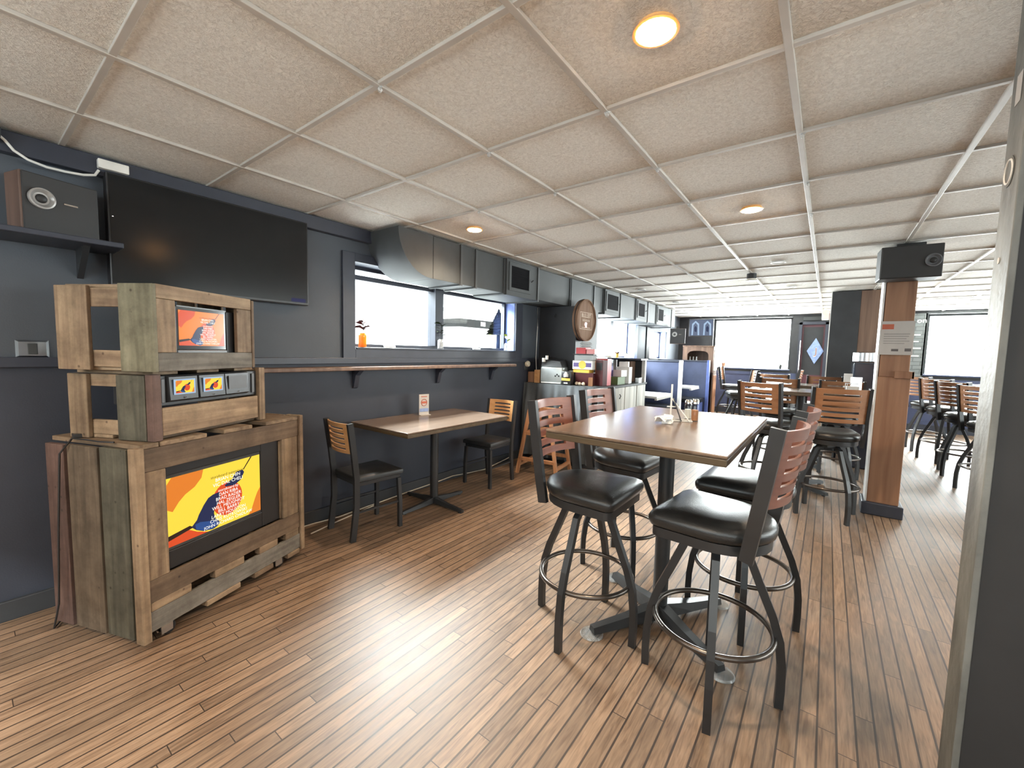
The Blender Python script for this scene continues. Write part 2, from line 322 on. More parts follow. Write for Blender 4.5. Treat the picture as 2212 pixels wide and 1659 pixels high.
def tag(o, label, cat, group=None):
    o['label'] = label; o['category'] = cat
    if group: o['group'] = group
    return o
def thing(name, label, cat, loc=(0, 0, 0), rz=0., group=None):
    o = bpy.data.objects.new(name, None); o.empty_display_size = .1; COL.objects.link(o); o.location = loc; o.rotation_euler = (0, 0, rz)
    return tag(o, label, cat, group)
def struct(o): o['kind'] = 'structure'; return o
def dup(root, loc, rz, label, group=None, turn=None, parts=()):
    r = root.copy(); COL.objects.link(r); r.location = loc; r.rotation_euler = (0, 0, rz); r['label'] = label
    if group: r['group'] = group
    for ch in list(root.children):
        c = ch.copy(); COL.objects.link(c); c.parent = r
        if turn is not None and ch.name.split('.')[0] in parts: c.rotation_euler = (0, 0, turn)
        for g in list(ch.children):
            d = g.copy(); COL.objects.link(d); d.parent = c
    return r
def face_m(x, y, z, rz, tilt=90):      # text/flat matrix: upright, reading direction along rz
    return Matrix.Translation((x, y, z)) @ Matrix.Rotation(rz, 4, 'Z') @ Matrix.Rotation(R(tilt), 4, 'X')

# ------------------------------------------------------------------ room shell
XW = -3.12                    # face of the left wall
b = MB(); b.box(-3.32, 4.6, -1.8, YF+.2, -.1, 0); struct(b.done('floor', 'floor'))
GX = [-2.594+.6085*i for i in range(-1, 13)]; GY = [.3648+.613*j for j in range(-4, 19)]
b = MB(); b.box(-3.32, 4.6, -1.8, YF+.2, H+.012, H+.09); struct(b.done('ceiling', 'tile'))
b = MB()
for x in GX:
    if x > -3.1: b.box(x-.012, x+.012, -1.8, YF, H-.002, H+.0125, .003)
for y in GY:
    if y < YF: b.box(XW, 4.6, y-.011, y+.011, H, H+.0125, .002)
struct(b.done('trim_1', 'tee'))
def wall_y(name, x0, x1, spans, mats, split):
    """wall along Y; spans = (y0, y1, [(z0, z1) solid]); below split uses material 1"""
    w = MB()
    for y0, y1, zs in spans:
        for z0, z1 in zs:
            if z0 < split < z1:
                w.mi = 1; w.box(x0, x1, y0, y1, z0, split); w.mi = 0; w.box(x0, x1, y0, y1, split, z1)
            else:
                w.mi = 1 if z1 <= split else 0; w.box(x0, x1, y0, y1, z0, z1)
    return struct(w.done(name, mats))
Hc = H+.012
wall_y('wall_left', XW-.2, XW, [(-1.8, 1.98, [(0, Hc)]), (1.98, 4.18, [(0, 1.36), (2.06, Hc)]), (4.18, 6.45, [(0, Hc)]),
       (6.45, 8.18, [(0, 1.28), (2.03, Hc)]), (8.18, 9.05, [(0, Hc)]), (9.05, 10.2, [(0, 1.27), (1.9, Hc)]), (10.2, YF+.2, [(0, Hc)])], ['wall_up', 'wall_low'], 1.27)
w = MB()
def fw_box(x0, x1, z0, z1, mi): w.mi = mi; w.box(x0, x1, YF, YF+.2, z0, z1)
for x0, x1, zs in ((XW, -2.3, (0, Hc)), (-2.3, -.68, (0, 1.07)), (-2.3, -.68, (2.27, Hc)), (-.68, -.5, (0, Hc)), (-.5, -.09, (2.12, Hc)), (-.09, 1.48, (0, Hc)), (1.48, 4.2, (0, 1.08)), (1.48, 4.2, (2.27, Hc)), (4.2, 4.6, (0, Hc))):
    z0, z1 = zs
    if z0 < 1.02 < z1: fw_box(x0, x1, z0, min(z1, 1.02), 1); fw_box(x0, x1, 1.02, z1, 0)
    else: fw_box(x0, x1, z0, z1, 0)
struct(w.done('wall_far', ['wall_dark', 'blue']))
b = MB(); b.box(1.16, 1.47, YF-.03, YF-.001, 1.06, 2.28); struct(b.done('wall_brick', 'brick'))
wall_y('wall_right', 4.6, 4.75, [(-1.8, 1.9, [(0, Hc)]), (1.9, 9.1, [(0, .78), (2.22, Hc)]), (9.1, YF+.2, [(0, Hc)])], ['wall_up', 'blue'], .78)
b = MB(); b.box(-3.32, -2.7, -1.95, -1.8, 0, Hc); b.box(4.5, 4.75, -1.95, -1.8, 0, Hc); b.box(-2.7, 4.5, -1.95, -1.8, 0, 1.3); b.box(-2.7, 4.5, -1.95, -1.8, 2.27, Hc); struct(b.done('wall_back', 'wall_up'))
MT['wall_black_paint'] = mat('wall_black_paint', (.018, .018, .019), .7)  # black paint, darker than the other dark walls
b = MB(); b.box(.334, 1.5, 1.49, 1.60, 0, Hc); struct(b.done('wall_near', 'wall_black_paint'))
MT['post_edge'] = mat('worn_grey_paint', (.12, .124, .116), .6, var=.45, scale=14, stretch=(1, 1, .35), bump=.2, bscale=40)
b = MB(); b.box(.320, .334, 1.485, 1.605, 0, H, .002); struct(b.done('trim_2', 'post_edge'))
# chimney breast beside the counter, crown, wainscot cap, baseboards
b = MB(); b.box(XW, -2.57, 4.74, 5.36, 0, 1.955); struct(b.done('wall_chimney', 'wall_dark'))
b = MB(); b.box(XW, -3.065, -1.8, 2.24, 2.225, H, .004); struct(b.done('trim_3', 'trim_navy'))
b = MB(); b.box(XW, -3.095, -1.8, 4.6, 1.235, 1.285, .004); struct(b.done('trim_4', 'trim_navy'))
b = MB(); b.box(XW, -3.1, -1.8, 4.7, 0, .10, .004); struct(b.done('baseboard_left', 'wall_dark'))
b = MB()
b.box(XW, -.5, YF-.02, YF, 0, .13, .003); b.box(-.09, 4.6, YF-.02, YF, 0, .13, .003); struct(b.done('baseboard_far', 'trim_navy'))
b = MB()
for x0, x1 in ((-2.1, -1.0), (1.5, 2.4), (2.5, 3.4)):      # raised frames of the blue panelling under the far windows
    b.box(x0, x1, YF-.02, YF, .95, 1.02, .003); b.box(x0, x1, YF-.02, YF, .13, .2, .003)
b.box(-1.05, -.99, YF-.04, YF, .13, 1.02, .003)
struct(b.done('trim_5', 'blue'))

# ------------------------------------------------------------------ windows
def win_y(n, y0, y1, z0, z1, mull, casing, wide=.11, bar=None):
    root = bpy.data.objects.new('window_%d' % n, None); COL.objects.link(root); root['kind'] = 'structure'
    f = MB(); x0, x1 = XW-.19, XW-.14
    f.box(x0, x1, y0, y0+.035, z0, z1); f.box(x0, x1, y1-.035, y1, z0, z1); f.box(x0, x1, y0+.035, y1-.035, z0, z0+.04); f.box(x0, x1, y0+.035, y1-.035, z1-.03, z1)
    if bar: f.box(x0-.01, x1+.01, y0+.035, y1-.035, bar-.02, bar+.02)
    for m in mull: f.box(x0-.02, x1+.05, m-.055, m+.055, z0+.04, z1-.03, .003)
    f.done('sash', 'trim_navy', root)
    p = MB(); ys = [y0+.035]+[v for m in mull for v in (m-.055, m+.055)]+[y1-.035]
    for a, c in zip(ys[::2], ys[1::2]): p.box(x0+.02, x0+.026, a, c, z0+.04, z1-.03)
    p.done('pane', 'glass', root)
    c = MB(); 
    c.box(XW, XW+.022, y0-wide, y0, z0-.09, z1+.07, .003); c.box(XW, XW+.022, y1, y1+wide+.03, z0-.09, z1+.07, .003)
    c.box(XW, XW+.022, y0, y1, z1, z1+.07, .003); c.box(XW, XW+.022, y0, y1, z0-.09, z0, .003); c.done('casing', casing, root)
    r = MB(); r.box(XW-.14, XW-.001, y1-.006, y1, z0, z1); r.box(XW-.14, XW-.001, y0, y0+.006, z0, z1); r.done('reveal', 'reveal', root)
    s = MB(); s.box(XW-.14, XW+.03, y0+.007, y1-.007, z0-.004, z0+.012, .003); s.done('sill', 'trim_navy', root)
    return root
w1 = win_y(1, 1.98, 4.18, 1.36, 2.06, [3.01], 'trim_navy', bar=1.965)
for y in (2.42, 3.62):                              # white crank latches on the sashes
    k = MB(); k.box(XW-.135, XW-.11, y-.06, y+.06, 1.375, 1.392, .003); k.tube([(XW-.12, y, 1.39), (XW-.11, y+.03, 1.405), (XW-.10, y+.07, 1.415), (XW-.095, y+.09, 1.44)], .006); k.tube([(XW-.12, y, 1.39), (XW-.11, y-.05, 1.40)], .006)
    k.done('crank_latch', 'white_pl', w1)
win_y(2, 6.45, 8.18, 1.28, 2.03, [7.3], 'reveal')
w3 = win_y(3, 9.05, 10.2, 1.27, 1.9, [], 'wall_dark', wide=.2)
def win_x(n, x0, x1, z0, z1, mull, frame):
    root = bpy.data.objects.new('window_%d' % n, None); COL.objects.link(root); root['kind'] = 'structure'
    f = MB(); a, c = YF+.08, YF+.13
    f.box(x0, x0+.04, a, c, z0, z1); f.box(x1-.04, x1, a, c, z0, z1); f.box(x0+.04, x1-.04, a, c, z0, z0+.04); f.box(x0+.04, x1-.04, a, c, z1-.04, z1)
    for m in mull: f.box(m-.02, m+.02, a, c, z0+.04, z1-.04)
    f.done('sash', frame, root)
    p = MB(); p.box(x0+.04, x1-.04, a+.02, a+.026, z0+.04, z1-.04); p.done('pane', 'glass', root)
    s = MB(); s.box(x0+.001, x1-.001, YF-.05, YF+.08, z0+.001, z0+.03, .004); s.done('sill', 'blue', root)
    g = MB(); g.box(x0-.03, x0, YF-.03, YF+.08, z0, z1+.04); g.box(x0, x1, YF-.03, YF, z1, z1+.05); g.done('casing', frame, root)
win_x(4, -2.3, -.68, 1.07, 2.27, [], 'wall_dark')
for n_, (bx, pn) in enumerate((([(4.62, 4.67, 1.9, 9.1, .78, .83), (4.62, 4.67, 1.9, 9.1, 2.17, 2.22)]+[(4.62, 4.67, y-.03, y+.03, .83, 2.17) for y in (1.94, 4.3, 6.7, 9.06)], (4.64, 4.645, 1.98, 9.02, .83, 2.17)),
                               ([(-2.7, 4.5, -1.9, -1.85, 1.3, 1.35), (-2.7, 4.5, -1.9, -1.85, 2.22, 2.27)]+[(x-.03, x+.03, -1.9, -1.85, 1.35, 2.22) for x in (-2.66, -.9, .9, 2.7, 4.46)], (-2.62, 4.42, -1.88, -1.875, 1.35, 2.22)))):
    root = bpy.data.objects.new('window_%d' % (6+n_), None); COL.objects.link(root); root['kind'] = 'structure'  # invented windows in the unseen right and rear walls, added for fill light
    f = MB()
    for q in bx: f.box(*q)
    f.done('sash', 'trim_navy', root); f = MB(); f.box(*pn); f.done('pane', 'glass', root)
win_x(5, 1.48, 4.2, 1.08, 2.27, [2.9], 'duct')

# ------------------------------------------------------------------ door beside the far window
dr = bpy.data.objects.new('door_1', None); COL.objects.link(dr); dr['kind'] = 'structure'
b = MB(); b.box(-.5, -.09, YF+.05, YF+.09, 0, 2.1, .003); dl = b.done('leaf', 'door_red', dr)
b = MB(); b.box(-.47, -.12, YF+.045, YF+.05, 1.0, 2.05); b.done('upper_panel', 'wall_dark', dl)
b = MB(); b.box(-.555, -.5, YF-.03, YF+.1, 0, 2.15); b.box(-.09, -.035, YF-.03, YF+.1, 0, 2.15); b.box(-.555, -.035, YF-.03, YF+.1, 2.1, 2.16); b.done('jamb', 'trim_navy', dr)
b = MB(); b.tube([(-.515, YF-.05, .95), (-.515, YF-.05, 1.75)], .012); b.done('pull_bar', 'chrome', dr)
b = MB(); b.box(-.49, -.16, YF-.06, YF-.031, 2.19, 2.27, .003); tag(b.done('transom_box', 'duct'), 'grey rectangular box above the dark red door', 'box')
# diamond sign hung on the door
t = thing('diamond_sign', 'pale blue diamond sign with a letter J on the dark red door', 'sign', (-.24, YF+.03, 1.525))
b = MB(); b.prism([(-.15, 0), (0, -.285), (.15, 0), (0, .285)], 0, .008, m=Matrix.Rotation(R(90), 4, 'X')); b.done('board', 'sign_blue', t)
b = MB(); b.text('J', .2, face_m(.015, -.0095, -.07, 0)); b.done('letter', 'terracotta', t)
b = MB(); b.text('J', .225, face_m(.015, -.0085, -.08, 0)); b.done('letter_outline', 'white', t)
# exit sign on the ceiling
t = thing('exit_sign', 'beige box EXIT sign with red letters face under the ceiling', 'sign', (-.06, 10.1, 2.2))
b = MB(); b.box(-.09, .02, -.16, .16, -.085, .085, .006); b.done('housing', 'cream', t)
b = MB(); b.box(.0205, .024, -.15, .15, -.07, .07); b.done('red_face', 'e_red', t)
b = MB(); b.text('EXIT', .12, face_m(.0245, 0, -.045, R(90))); b.done('lettering', 'e_white', t)
b = MB(); b.tube([(-.03, 0, .085), (-.03, 0, H-2.2)], .012); b.done('stem', 'cream', t)

# ------------------------------------------------------------------ ceiling fittings
def downlight(x, y, lit, label):
    t = thing('recessed_light', label, 'ceiling light', (x, y, H), 0, 'recessed ceiling lights')
    b = MB(); b.lathe([(.064, .0), (.067, -.004), (.058, -.005), (.0565, .01), (.0565, .012), (.064, .012)]); b.done('trim_ring', 'trim_glow' if lit else 'white', t, True)
    b = MB(); b.lathe([(0, -.016), (.035, -.014), (.052, -.009), (.056, .0), (.0475, .011), (0, .011)] if lit else [(0, .008), (.047, .0095), (.047, .011), (0, .011)]); b.done('lens', 'lamp' if lit else 'duct', t, True)
    if lit:
        d = bpy.data.lights.new('lamp_glow', 'SPOT'); d.energy = 30; d.color = (1, .80, .58); d.spot_size = R(150); d.spot_blend = .9; d.shadow_soft_size = .045
        o = bpy.data.objects.new('lamp_glow', d); COL.objects.link(o); o.parent = t; o.location = (0, 0, -.05)
downlight(-.47, 1.29, True, 'lit warm recessed light nearest the camera, above the bar table')
downlight(-2.30, 2.52, True, 'lit warm recessed light near the window on the left wall')
downlight(-.46, 3.15, True, 'lit warm recessed light, second one over the aisle with the bar table')
downlight(-.465, 5.03, False, 'unlit white recessed light between ceiling sensor and wooden column')
downlight(-.465, 6.86, False, 'unlit white recessed light farthest back toward the door')
downlight(-2.29, 6.22, False, 'unlit recessed light beside the duct above the counter')
downlight(-2.28, 7.95, False, 'unlit recessed light beside the duct above the blue booths')
downlight(-2.30, -1.15, True, 'added warm fill light, unseen, in the left rear of the room')  # this lamp and the next are added behind the camera for warm fill
downlight(-.47, -.57, True, 'added warm fill light, unseen, at the rear of the room')
for x, y, w_, l_, lab in ((-1.68, 7.2, .56, .28, 'white flat light panel in the ceiling over the booths'), (1.28, 9.2, .7, .28, 'white flat light panel in the ceiling behind the wooden column')):
    t = thing('light_panel', lab, 'ceiling light', (x, y, H))
    b = MB(); b.box(-w_/2, w_/2, -l_/2, l_/2, -.012, .012, .002); b.done('frame', 'white', t)
    b = MB(); b.box(-w_/2+.02, w_/2-.02, -l_/2+.02, l_/2-.02, -.015, -.0125); b.done('diffuser', 'white_pl', t)
t = thing('ceiling_sensor', 'dark boxy sensor with white rim hanging from a ceiling grid bar', 'sensor', (-.765, 5.55, H))
b = MB(); b.lathe([(.05, -.002), (.05, -.055), (.042, -.06), (0, -.06)], seg=16); b.done('body', 'wall_dark', t, True)
b = MB(); b.lathe([(.058, -.0605), (.06, -.075), (.05, -.085), (0, -.085)], seg=16); b.done('rim', 'white_pl', t, True)
ck = MB(); ck.lathe([(0, -.022), (.006, -.02), (.009, -.013), (.006, -.006), (.004, -.001), (0, -.001)], seg=10); ck.tube([(-.012, 0, -.004), (.012, 0, -.004)], .003)
clip = ck.done('grid_clip', 'clear', None, True); tag(clip, 'small clear plastic clip on a crossing of the ceiling grid', 'clip', 'clear clips on ceiling grid crossings')
for k, (i, j) in enumerate(((2, 1), (2, 2), (3, 2), (2, 3), (3, 3), (2, 4), (3, 4), (4, 3), (4, 4), (4, 5), (1, 3))):
    c = clip if k == 0 else clip.copy()
    if k: COL.objects.link(c)
    c.location = (-2.594+.6085*i+.01, .3648+.613*j, H-.002)
b = MB(); b.box(-2.60, -2.52, -.35, .13, H-.006, H-.0025, .001); tag(b.done('grid_cover_strip', 'white'), 'loose white cover strip on the ceiling grid in the left corner', 'strip')

# ------------------------------------------------------------------ wooden column with speaker and notice
t = thing('wooden_column', 'square reddish brown wooden column with dark base', 'column', (.46, 4.96, 0))
b = MB(); b.box(-.105, .108, -.12, .11, .11, 1.225, .004); b.done('lower_shaft', 'column', t)
b = MB(); b.box(-.10, .095, -.115, .105, 1.2255, H, .004); b.done('upper_shaft', 'column', t)
b = MB(); b.box(-.118, -.1055, -.12, .11, .11, H, .002); b.done('lit_side_strip', 'white', t)  # white strip paints in the light on the column's left side
b = MB(); b.box(.0, .125, -.14, -.121, 1.215, 1.275, .003); b.box(.109, .125, -.14, .1, 1.215, 1.275, .003); b.done('collar', 'column', t)
b = MB(); b.box(-.14, .14, -.15, .135, 0, .11, .008); b.done('base', 'trim_navy', t)
t = thing('notice_sheet', 'grey printed notice sheet taped to the wooden column', 'notice', (.455, 4.832, 1.56))
b = MB(); b.box(-.108, .105, -.004, .004, -.145, .14); b.done('sheet', 'paper', t)
b = MB(); b.box(-.10, -.025, -.006, -.0042, .072, .115); b.done('header_picture', 'ink_red', t)
b = MB()
for x0, x1, z0, z1 in ((-.03, .015, -.115, -.095), (.055, .095, -.115, -.09), (-.085, .08, .03, .033), (-.085, .075, .01, .013), (-.085, .06, -.01, -.007), (-.085, .08, -.03, -.027), (-.085, .05, -.05, -.047)): b.box(x0, x1, -.0055, -.0042, z0, z1)
b.done('print', 'ink', t)
def speaker(name, label, loc, rz, wd, dp, ht, cone_xy, cone_r, wood_side=True, port=True, cone='cone'):
    t = thing(name, label, 'speaker', loc, rz)                 # front faces local -y
    b = MB(); b.box(-wd/2, wd/2, 0, dp, 0, ht, .006); b.done('cabinet', 'spk_wood' if wood_side else 'speaker', t)
    b = MB(); b.box(-wd/2+.004, wd/2-.004, -.012, -.001, .004, ht-.004, .004); b.done('front_grille', 'speaker', t)
    m = Matrix.Translation((cone_xy[0], -.013, cone_xy[1])) @ Matrix.Rotation(R(90), 4, 'X')
    b = MB(); r = cone_r; b.lathe([(r, -.002), (r, .012), (r*.86, .014), (r*.6, .0), (r*.45, -.0005), (0, -.0005)], seg=28, m=m); dv = b.done('driver', cone, t, True)
    b = MB(); b.lathe([(r*.44, .001), (r*.4, .006), (r*.2, .012), (0, .014)], seg=20, m=m); b.done('dust_cap', 'speaker', dv, True)
    if port: b = MB(); b.box(cone_xy[0]+cone_r+.03, cone_xy[0]+cone_r+.08, -.016, -.0125, cone_xy[1]-.004, cone_xy[1]+.004, .001); b.done('badge', 'chrome', t)
    return t
s = speaker('column_speaker', 'black box speaker mounted high on the wooden column', (.475, 4.60, 2.025), R(4), .37, .2, .255, (.125, .125), .05, False, False, 'plastic_grey')
b = MB(); b.box(-.08, .10, .1, .21, .256, H-2.025-.002, .004); b.done('ceiling_bracket', 'black', s)

# dark column, brown panel and steel-topped glossy cabinet behind the wooden column
t = thing('black_column', 'wide black column with white edge strip near the door', 'column', (.27, 7.75, 0))
b = MB(); b.box(-.28, .04, -.15, .15, 0, H, .003); b.done('black_face', 'wall_dark', t)
b = MB(); b.box(.041, .30, -.14, .15, 0, H, .003); b.done('brown_panel', 'brown', t)
b = MB(); b.box(-.292, -.2805, -.15, .15, 0, H, .001); b.done('edge_strip', 'white', t)
t = thing('bar_cooler', 'glossy dark cabinet with steel top behind the wooden column', 'cooler', (.46, 6.95, 0))
MT['gloss_navy'] = mat('gloss_navy', (.03, .035, .05), .12, var=.3, scale=4, rvar=.05)
b = MB(); b.box(-.20, .25, -.2, .3, 0, 1.33, .02); b.done('body', 'gloss_navy', t)
b = MB(); b.lathe([(.13, 1.335), (.15, 1.345), (.15, 1.45), (.13, 1.46), (0, 1.46)], c=(-.06, .0, 0), seg=24); b.done('steel_drum', 'steel', t, True)

# ------------------------------------------------------------------ stickers on the worn wall end
for nm, lab, z, y, kind in (('round_sticker', 'round pale sticker on the worn grey wall end', 1.83, 1.555, 'o'), ('oblong_sticker', 'faded oblong sticker above the round one on the wall end', 2.02, 1.55, 'r'), ('small_sticker', 'tiny pale dot sticker under the round one on the wall end', 1.62, 1.56, 'd')):
    b = MB(); rx = Matrix.Translation((.3195, y, z)) @ Matrix.Rotation(R(-90), 4, 'Y')
    if kind == 'o': b.lathe([(0, 0), (.036, 0), (.036, .001), (0, .001)], seg=28, m=rx); b.mi = 1; b.tube([(.3182, y+.028*math.cos(2*math.pi*q/28), z+.028*math.sin(2*math.pi*q/28)) for q in range(28)], .0022, 6, closed=True, up=(1, 0, 0))
    elif kind == 'r': b.box(-.035, .035, -.018, .018, 0, .001, m=rx)
    else: b.lathe([(0, 0), (.008, 0), (.008, .001), (0, .001)], seg=12, m=rx)
    tag(b.done(nm, ['post_edge', 'white_pl'] if kind == 'o' else 'paper'), lab, 'sticker')

# ------------------------------------------------------------------ left wall: speaker shelf, television, outlet, rail
t = thing('wall_shelf', 'small dark shelf on brackets carrying a speaker in the left corner', 'shelf', (XW, .33, 1.83))
b = MB(); b.box(.001, .30, -.26, .20, 0, .025, .004); b.done('board', 'trim_navy', t)
b = MB(); b.prism([(.001, 0), (.22, 0), (.001, -.14)], -.012, .012, m=Matrix.Translation((0, .08, 0)) @ Matrix.Rotation(R(90), 4, 'X')); b.done('bracket', 'wall_dark', t)
speaker('shelf_speaker', 'black speaker with silver cone on the small corner shelf', (-2.925, .335, 1.857), R(106), .27, .13, .26, (-.072, .15), .045)
b = MB(); b.tube([(-3.05, .15, 2.30), (-3.05, .183, 2.269), (-3.05, .208, 2.234), (-3.05, .249, 2.208), (-3.05, .307, 2.195), (-3.05, .368, 2.195), (-3.05, .432, 2.201), (-3.052, .475, 2.215), (-3.055, .49, 2.245)], .006)
tag(b.done('drooping_cable', 'white_pl', None, True), 'white cable drooping along the ceiling edge above the shelf speaker', 'cable')
b = MB(); b.box(-3.064, -3.03, .485, .605, 2.255, 2.30, .004); tag(b.done('surface_raceway_box', 'white_pl'), 'short white raceway box at the ceiling edge above the television', 'box')
b = MB(); b.box(-3.06, -2.96, .05, .17, 2.25, 2.318, .02); tag(b.done('cable_hump', 'wall_dark'), 'black padded lump at the ceiling in the far left corner', 'pad')
t = thing('wall_television', 'large flat black wall television above the pallet crates', 'television', (-3.06, 1.035, 1.66))
b = MB(); b.box(-.04, .03, -.525, .525, 0, .585, .006); b.done('cabinet', 'plastic', t)
b = MB(); b.box(.0305, .034, -.515, .515, .018, .575); b.done('screen', 'screen_off', t)
b = MB(); b.lathe([(0, 0), (.004, 0), (0, .004)], c=(.034, -.505, .36), seg=8); b.done('status_light', 'e_led', t)
b = MB(); b.box(.0342, .0347, .40, .50, .02, .045); b.done('violet_reflection', 'e_violet', t)  # glowing patch imitates a violet reflection in the dark screen
t = thing('power_outlet', 'steel wall outlet plate left of the pallet crates', 'outlet', (XW, .23, 1.325))
b = MB(); b.loft([[(.001, -.055, -.042), (.001, .055, -.042), (.001, .055, .042), (.001, -.055, .042)], [(.012, -.045, -.034), (.012, .045, -.034), (.012, .045, .034), (.012, -.045, .034)]]); b.done('plate', 'steel', t)
b = MB(); b.box(.0125, .016, -.016, .016, -.026, .026, .002); b.done('socket', 'duct', t)
t = thing('drink_rail', 'long narrow dark drink rail on the wall under the window', 'shelf', (XW, 2.58, 1.2))
b = MB(); b.box(.001, .15, -1.46, 1.46, -.014, .014, .005); b.done('ledge', 'brown', t)
for y in (-.6, .32, 1.15):
    b = MB(); b.prism([(.001, -.0145), (.11, -.0145), (.05, -.06), (.02, -.16), (.001, -.17)], -.02, .02, m=Matrix.Translation((0, y, 0)) @ Matrix.Rotation(R(90), 4, 'X')); b.done('bracket', 'trim_navy', t)
# plants in glass bottles on the sill
def leaf(b, p, d, L, W, droop=.3):
    d = Vector(d).normalized(); s = d.cross(Vector((0, 0, 1))); s = s.normalized() if s.length > .01 else Vector((1, 0, 0)); u = s.cross(d); ro = L*900 % 2.2-1.1; s, u = s*math.cos(ro)+u*math.sin(ro), u*math.cos(ro)-s*math.sin(ro)
    P = [Vector(p)+d*(L*f)-Vector((0, 0, 1))*(droop*L*f*f) for f in (0, .3, .65, 1)]; ws = (.08, 1, .85, .03)
    A = [b.b.verts.new(q+s*(W*w/2)) for q, w in zip(P, ws)]; B = [b.b.verts.new(q-s*(W*w/2)) for q, w in zip(P, ws)]; Cc = [b.b.verts.new(q-u*(W*w*.12)) for q, w in zip(P, ws)]
    for i in range(3): b._f((A[i], A[i+1], Cc[i+1], Cc[i])); b._f((Cc[i], Cc[i+1], B[i+1], B[i]))
def vase_plant(y, label, vm, vh, vr, sh, lm, leaves, seed):
    rnd = random.Random(seed); t = thing('potted_cutting', label, 'plant', (XW-.05, y, 1.3725))
    b = MB(); b.lathe([(vr*.9, 0), (vr, .005), (vr, vh*.85), (vr*.7, vh*.93), (vr*.62, vh), (vr*.5, vh), (vr*.58, vh*.92), (vr*.88, vh*.83), (vr*.85, .012), (0, .01)], seg=16); b.done('bottle', vm, t, True)
    b = MB(); b.tube([(0, 0, .02), (.002, .004, vh*.8), (0, .01, vh+sh*.5), (.004, .0, vh+sh)], .0025, 6); st = b.done('stem', 'leaf', t)
    b = MB()
    for k in range(leaves):
        a = k*2.4+rnd.random(); z = vh+sh*(.15+.85*k/leaves); leaf(b, (0, .004, z), (.35*math.cos(a), math.sin(a), .35+.5*rnd.random()), .085+.04*rnd.random(), .030, .5)
    b.done('foliage', lm, t, True)
vase_plant(2.09, 'reddish leafy cutting in an amber bottle at left of the window sill', 'amber', .12, .034, .10, 'leaf_red', 11, 1)
vase_plant(2.99, 'tall dark green cutting in a pale bottle before the window mullion', 'clear', .10, .032, .17, 'leaf', 8, 2)
vase_plant(4.09, 'yellow leaf cutting in a small bottle at right of the window sill', 'clear', .09, .03, .12, 'leaf_yellow', 3, 3)

# ------------------------------------------------------------------ duct along the left wall
t = thing('air_duct', 'grey sheet metal air duct running along the top of the left wall', 'duct', (0, 0, 0))
x0, x1, zb, zt = XW+.002, -2.705, 1.962, 2.312
b = MB(); pr = [(2.10, zt)]+[(2.44-.34*math.cos(R(a)), zt-.35*math.sin(R(a))) for a in range(0, 91, 9)][0:]+[(2.455, zb), (2.455, zt)]
b.loft([[(x0, y, z) for y, z in pr], [(x1, y, z) for y, z in pr]]); b.done('elbow', 'duct', t, True)
secs = [(2.46, 2.79, 0), (2.80, 2.99, 0), (3.0, 3.42, 0), (3.43, 4.0, .03), (4.01, 4.79, .0), (4.80, 5.44, .02), (5.45, 5.78, 0), (5.79, 6.36, .03), (6.37, 7.05, .01), (7.06, 7.62, .03), (7.63, 8.12, .01), (8.13, 9.05, .03)]
for y0, y1, e in secs:
    b = MB(); b.box(x0, x1+e, y0, y1, zb-e*.6, zt, .003); b.done('section', 'duct', t)
    b = MB(); b.box(x1+e, x1+e+.012, y1-.012, y1+.012, zb-e*.6-.014, zt, .002); b.box(x0, x1+e, y1-.012, y1+.012, zb-e*.6-.014, zb-e*.6-.0005); b.done('flange', 'duct_edge', t)
for y0, y1 in ((3.50, 3.82), (5.86, 6.26), (7.14, 7.44), (8.2, 8.5)):
    xf = x1+.0305; z0, z1 = 2.03, 2.25
    v = MB(); v.box(xf, xf+.008, y0-.035, y1+.035, z0-.035, z0, .002); v.box(xf, xf+.008, y0-.035, y1+.035, z1, z1+.035, .002); v.box(xf, xf+.008, y0-.035, y0, z0, z1); v.box(xf, xf+.008, y1, y1+.035, z0, z1); g = v.done('vent_frame', 'duct', t)
    v = MB(); v.box(xf, xf+.003, y0+.001, y1-.001, z0+.001, z1-.001)
    for k in range(9): z = z0+.012+k*.0235; v.box(xf+.003, xf+.0065, y0+.002, y1-.002, z, z+.006)
    v.done('grille', 'void', g)
    v = MB(); v.tube([(xf+.004, y1+.05, z0+.10), (xf+.03, y1+.05, z0+.12)], .006); v.done('damper_lever', 'duct_edge', g)
b = MB(); b.box(x0, x1+.02, 9.07, 9.35, zb, zt, .003); b.done('end_cap', 'wall_dark', t)

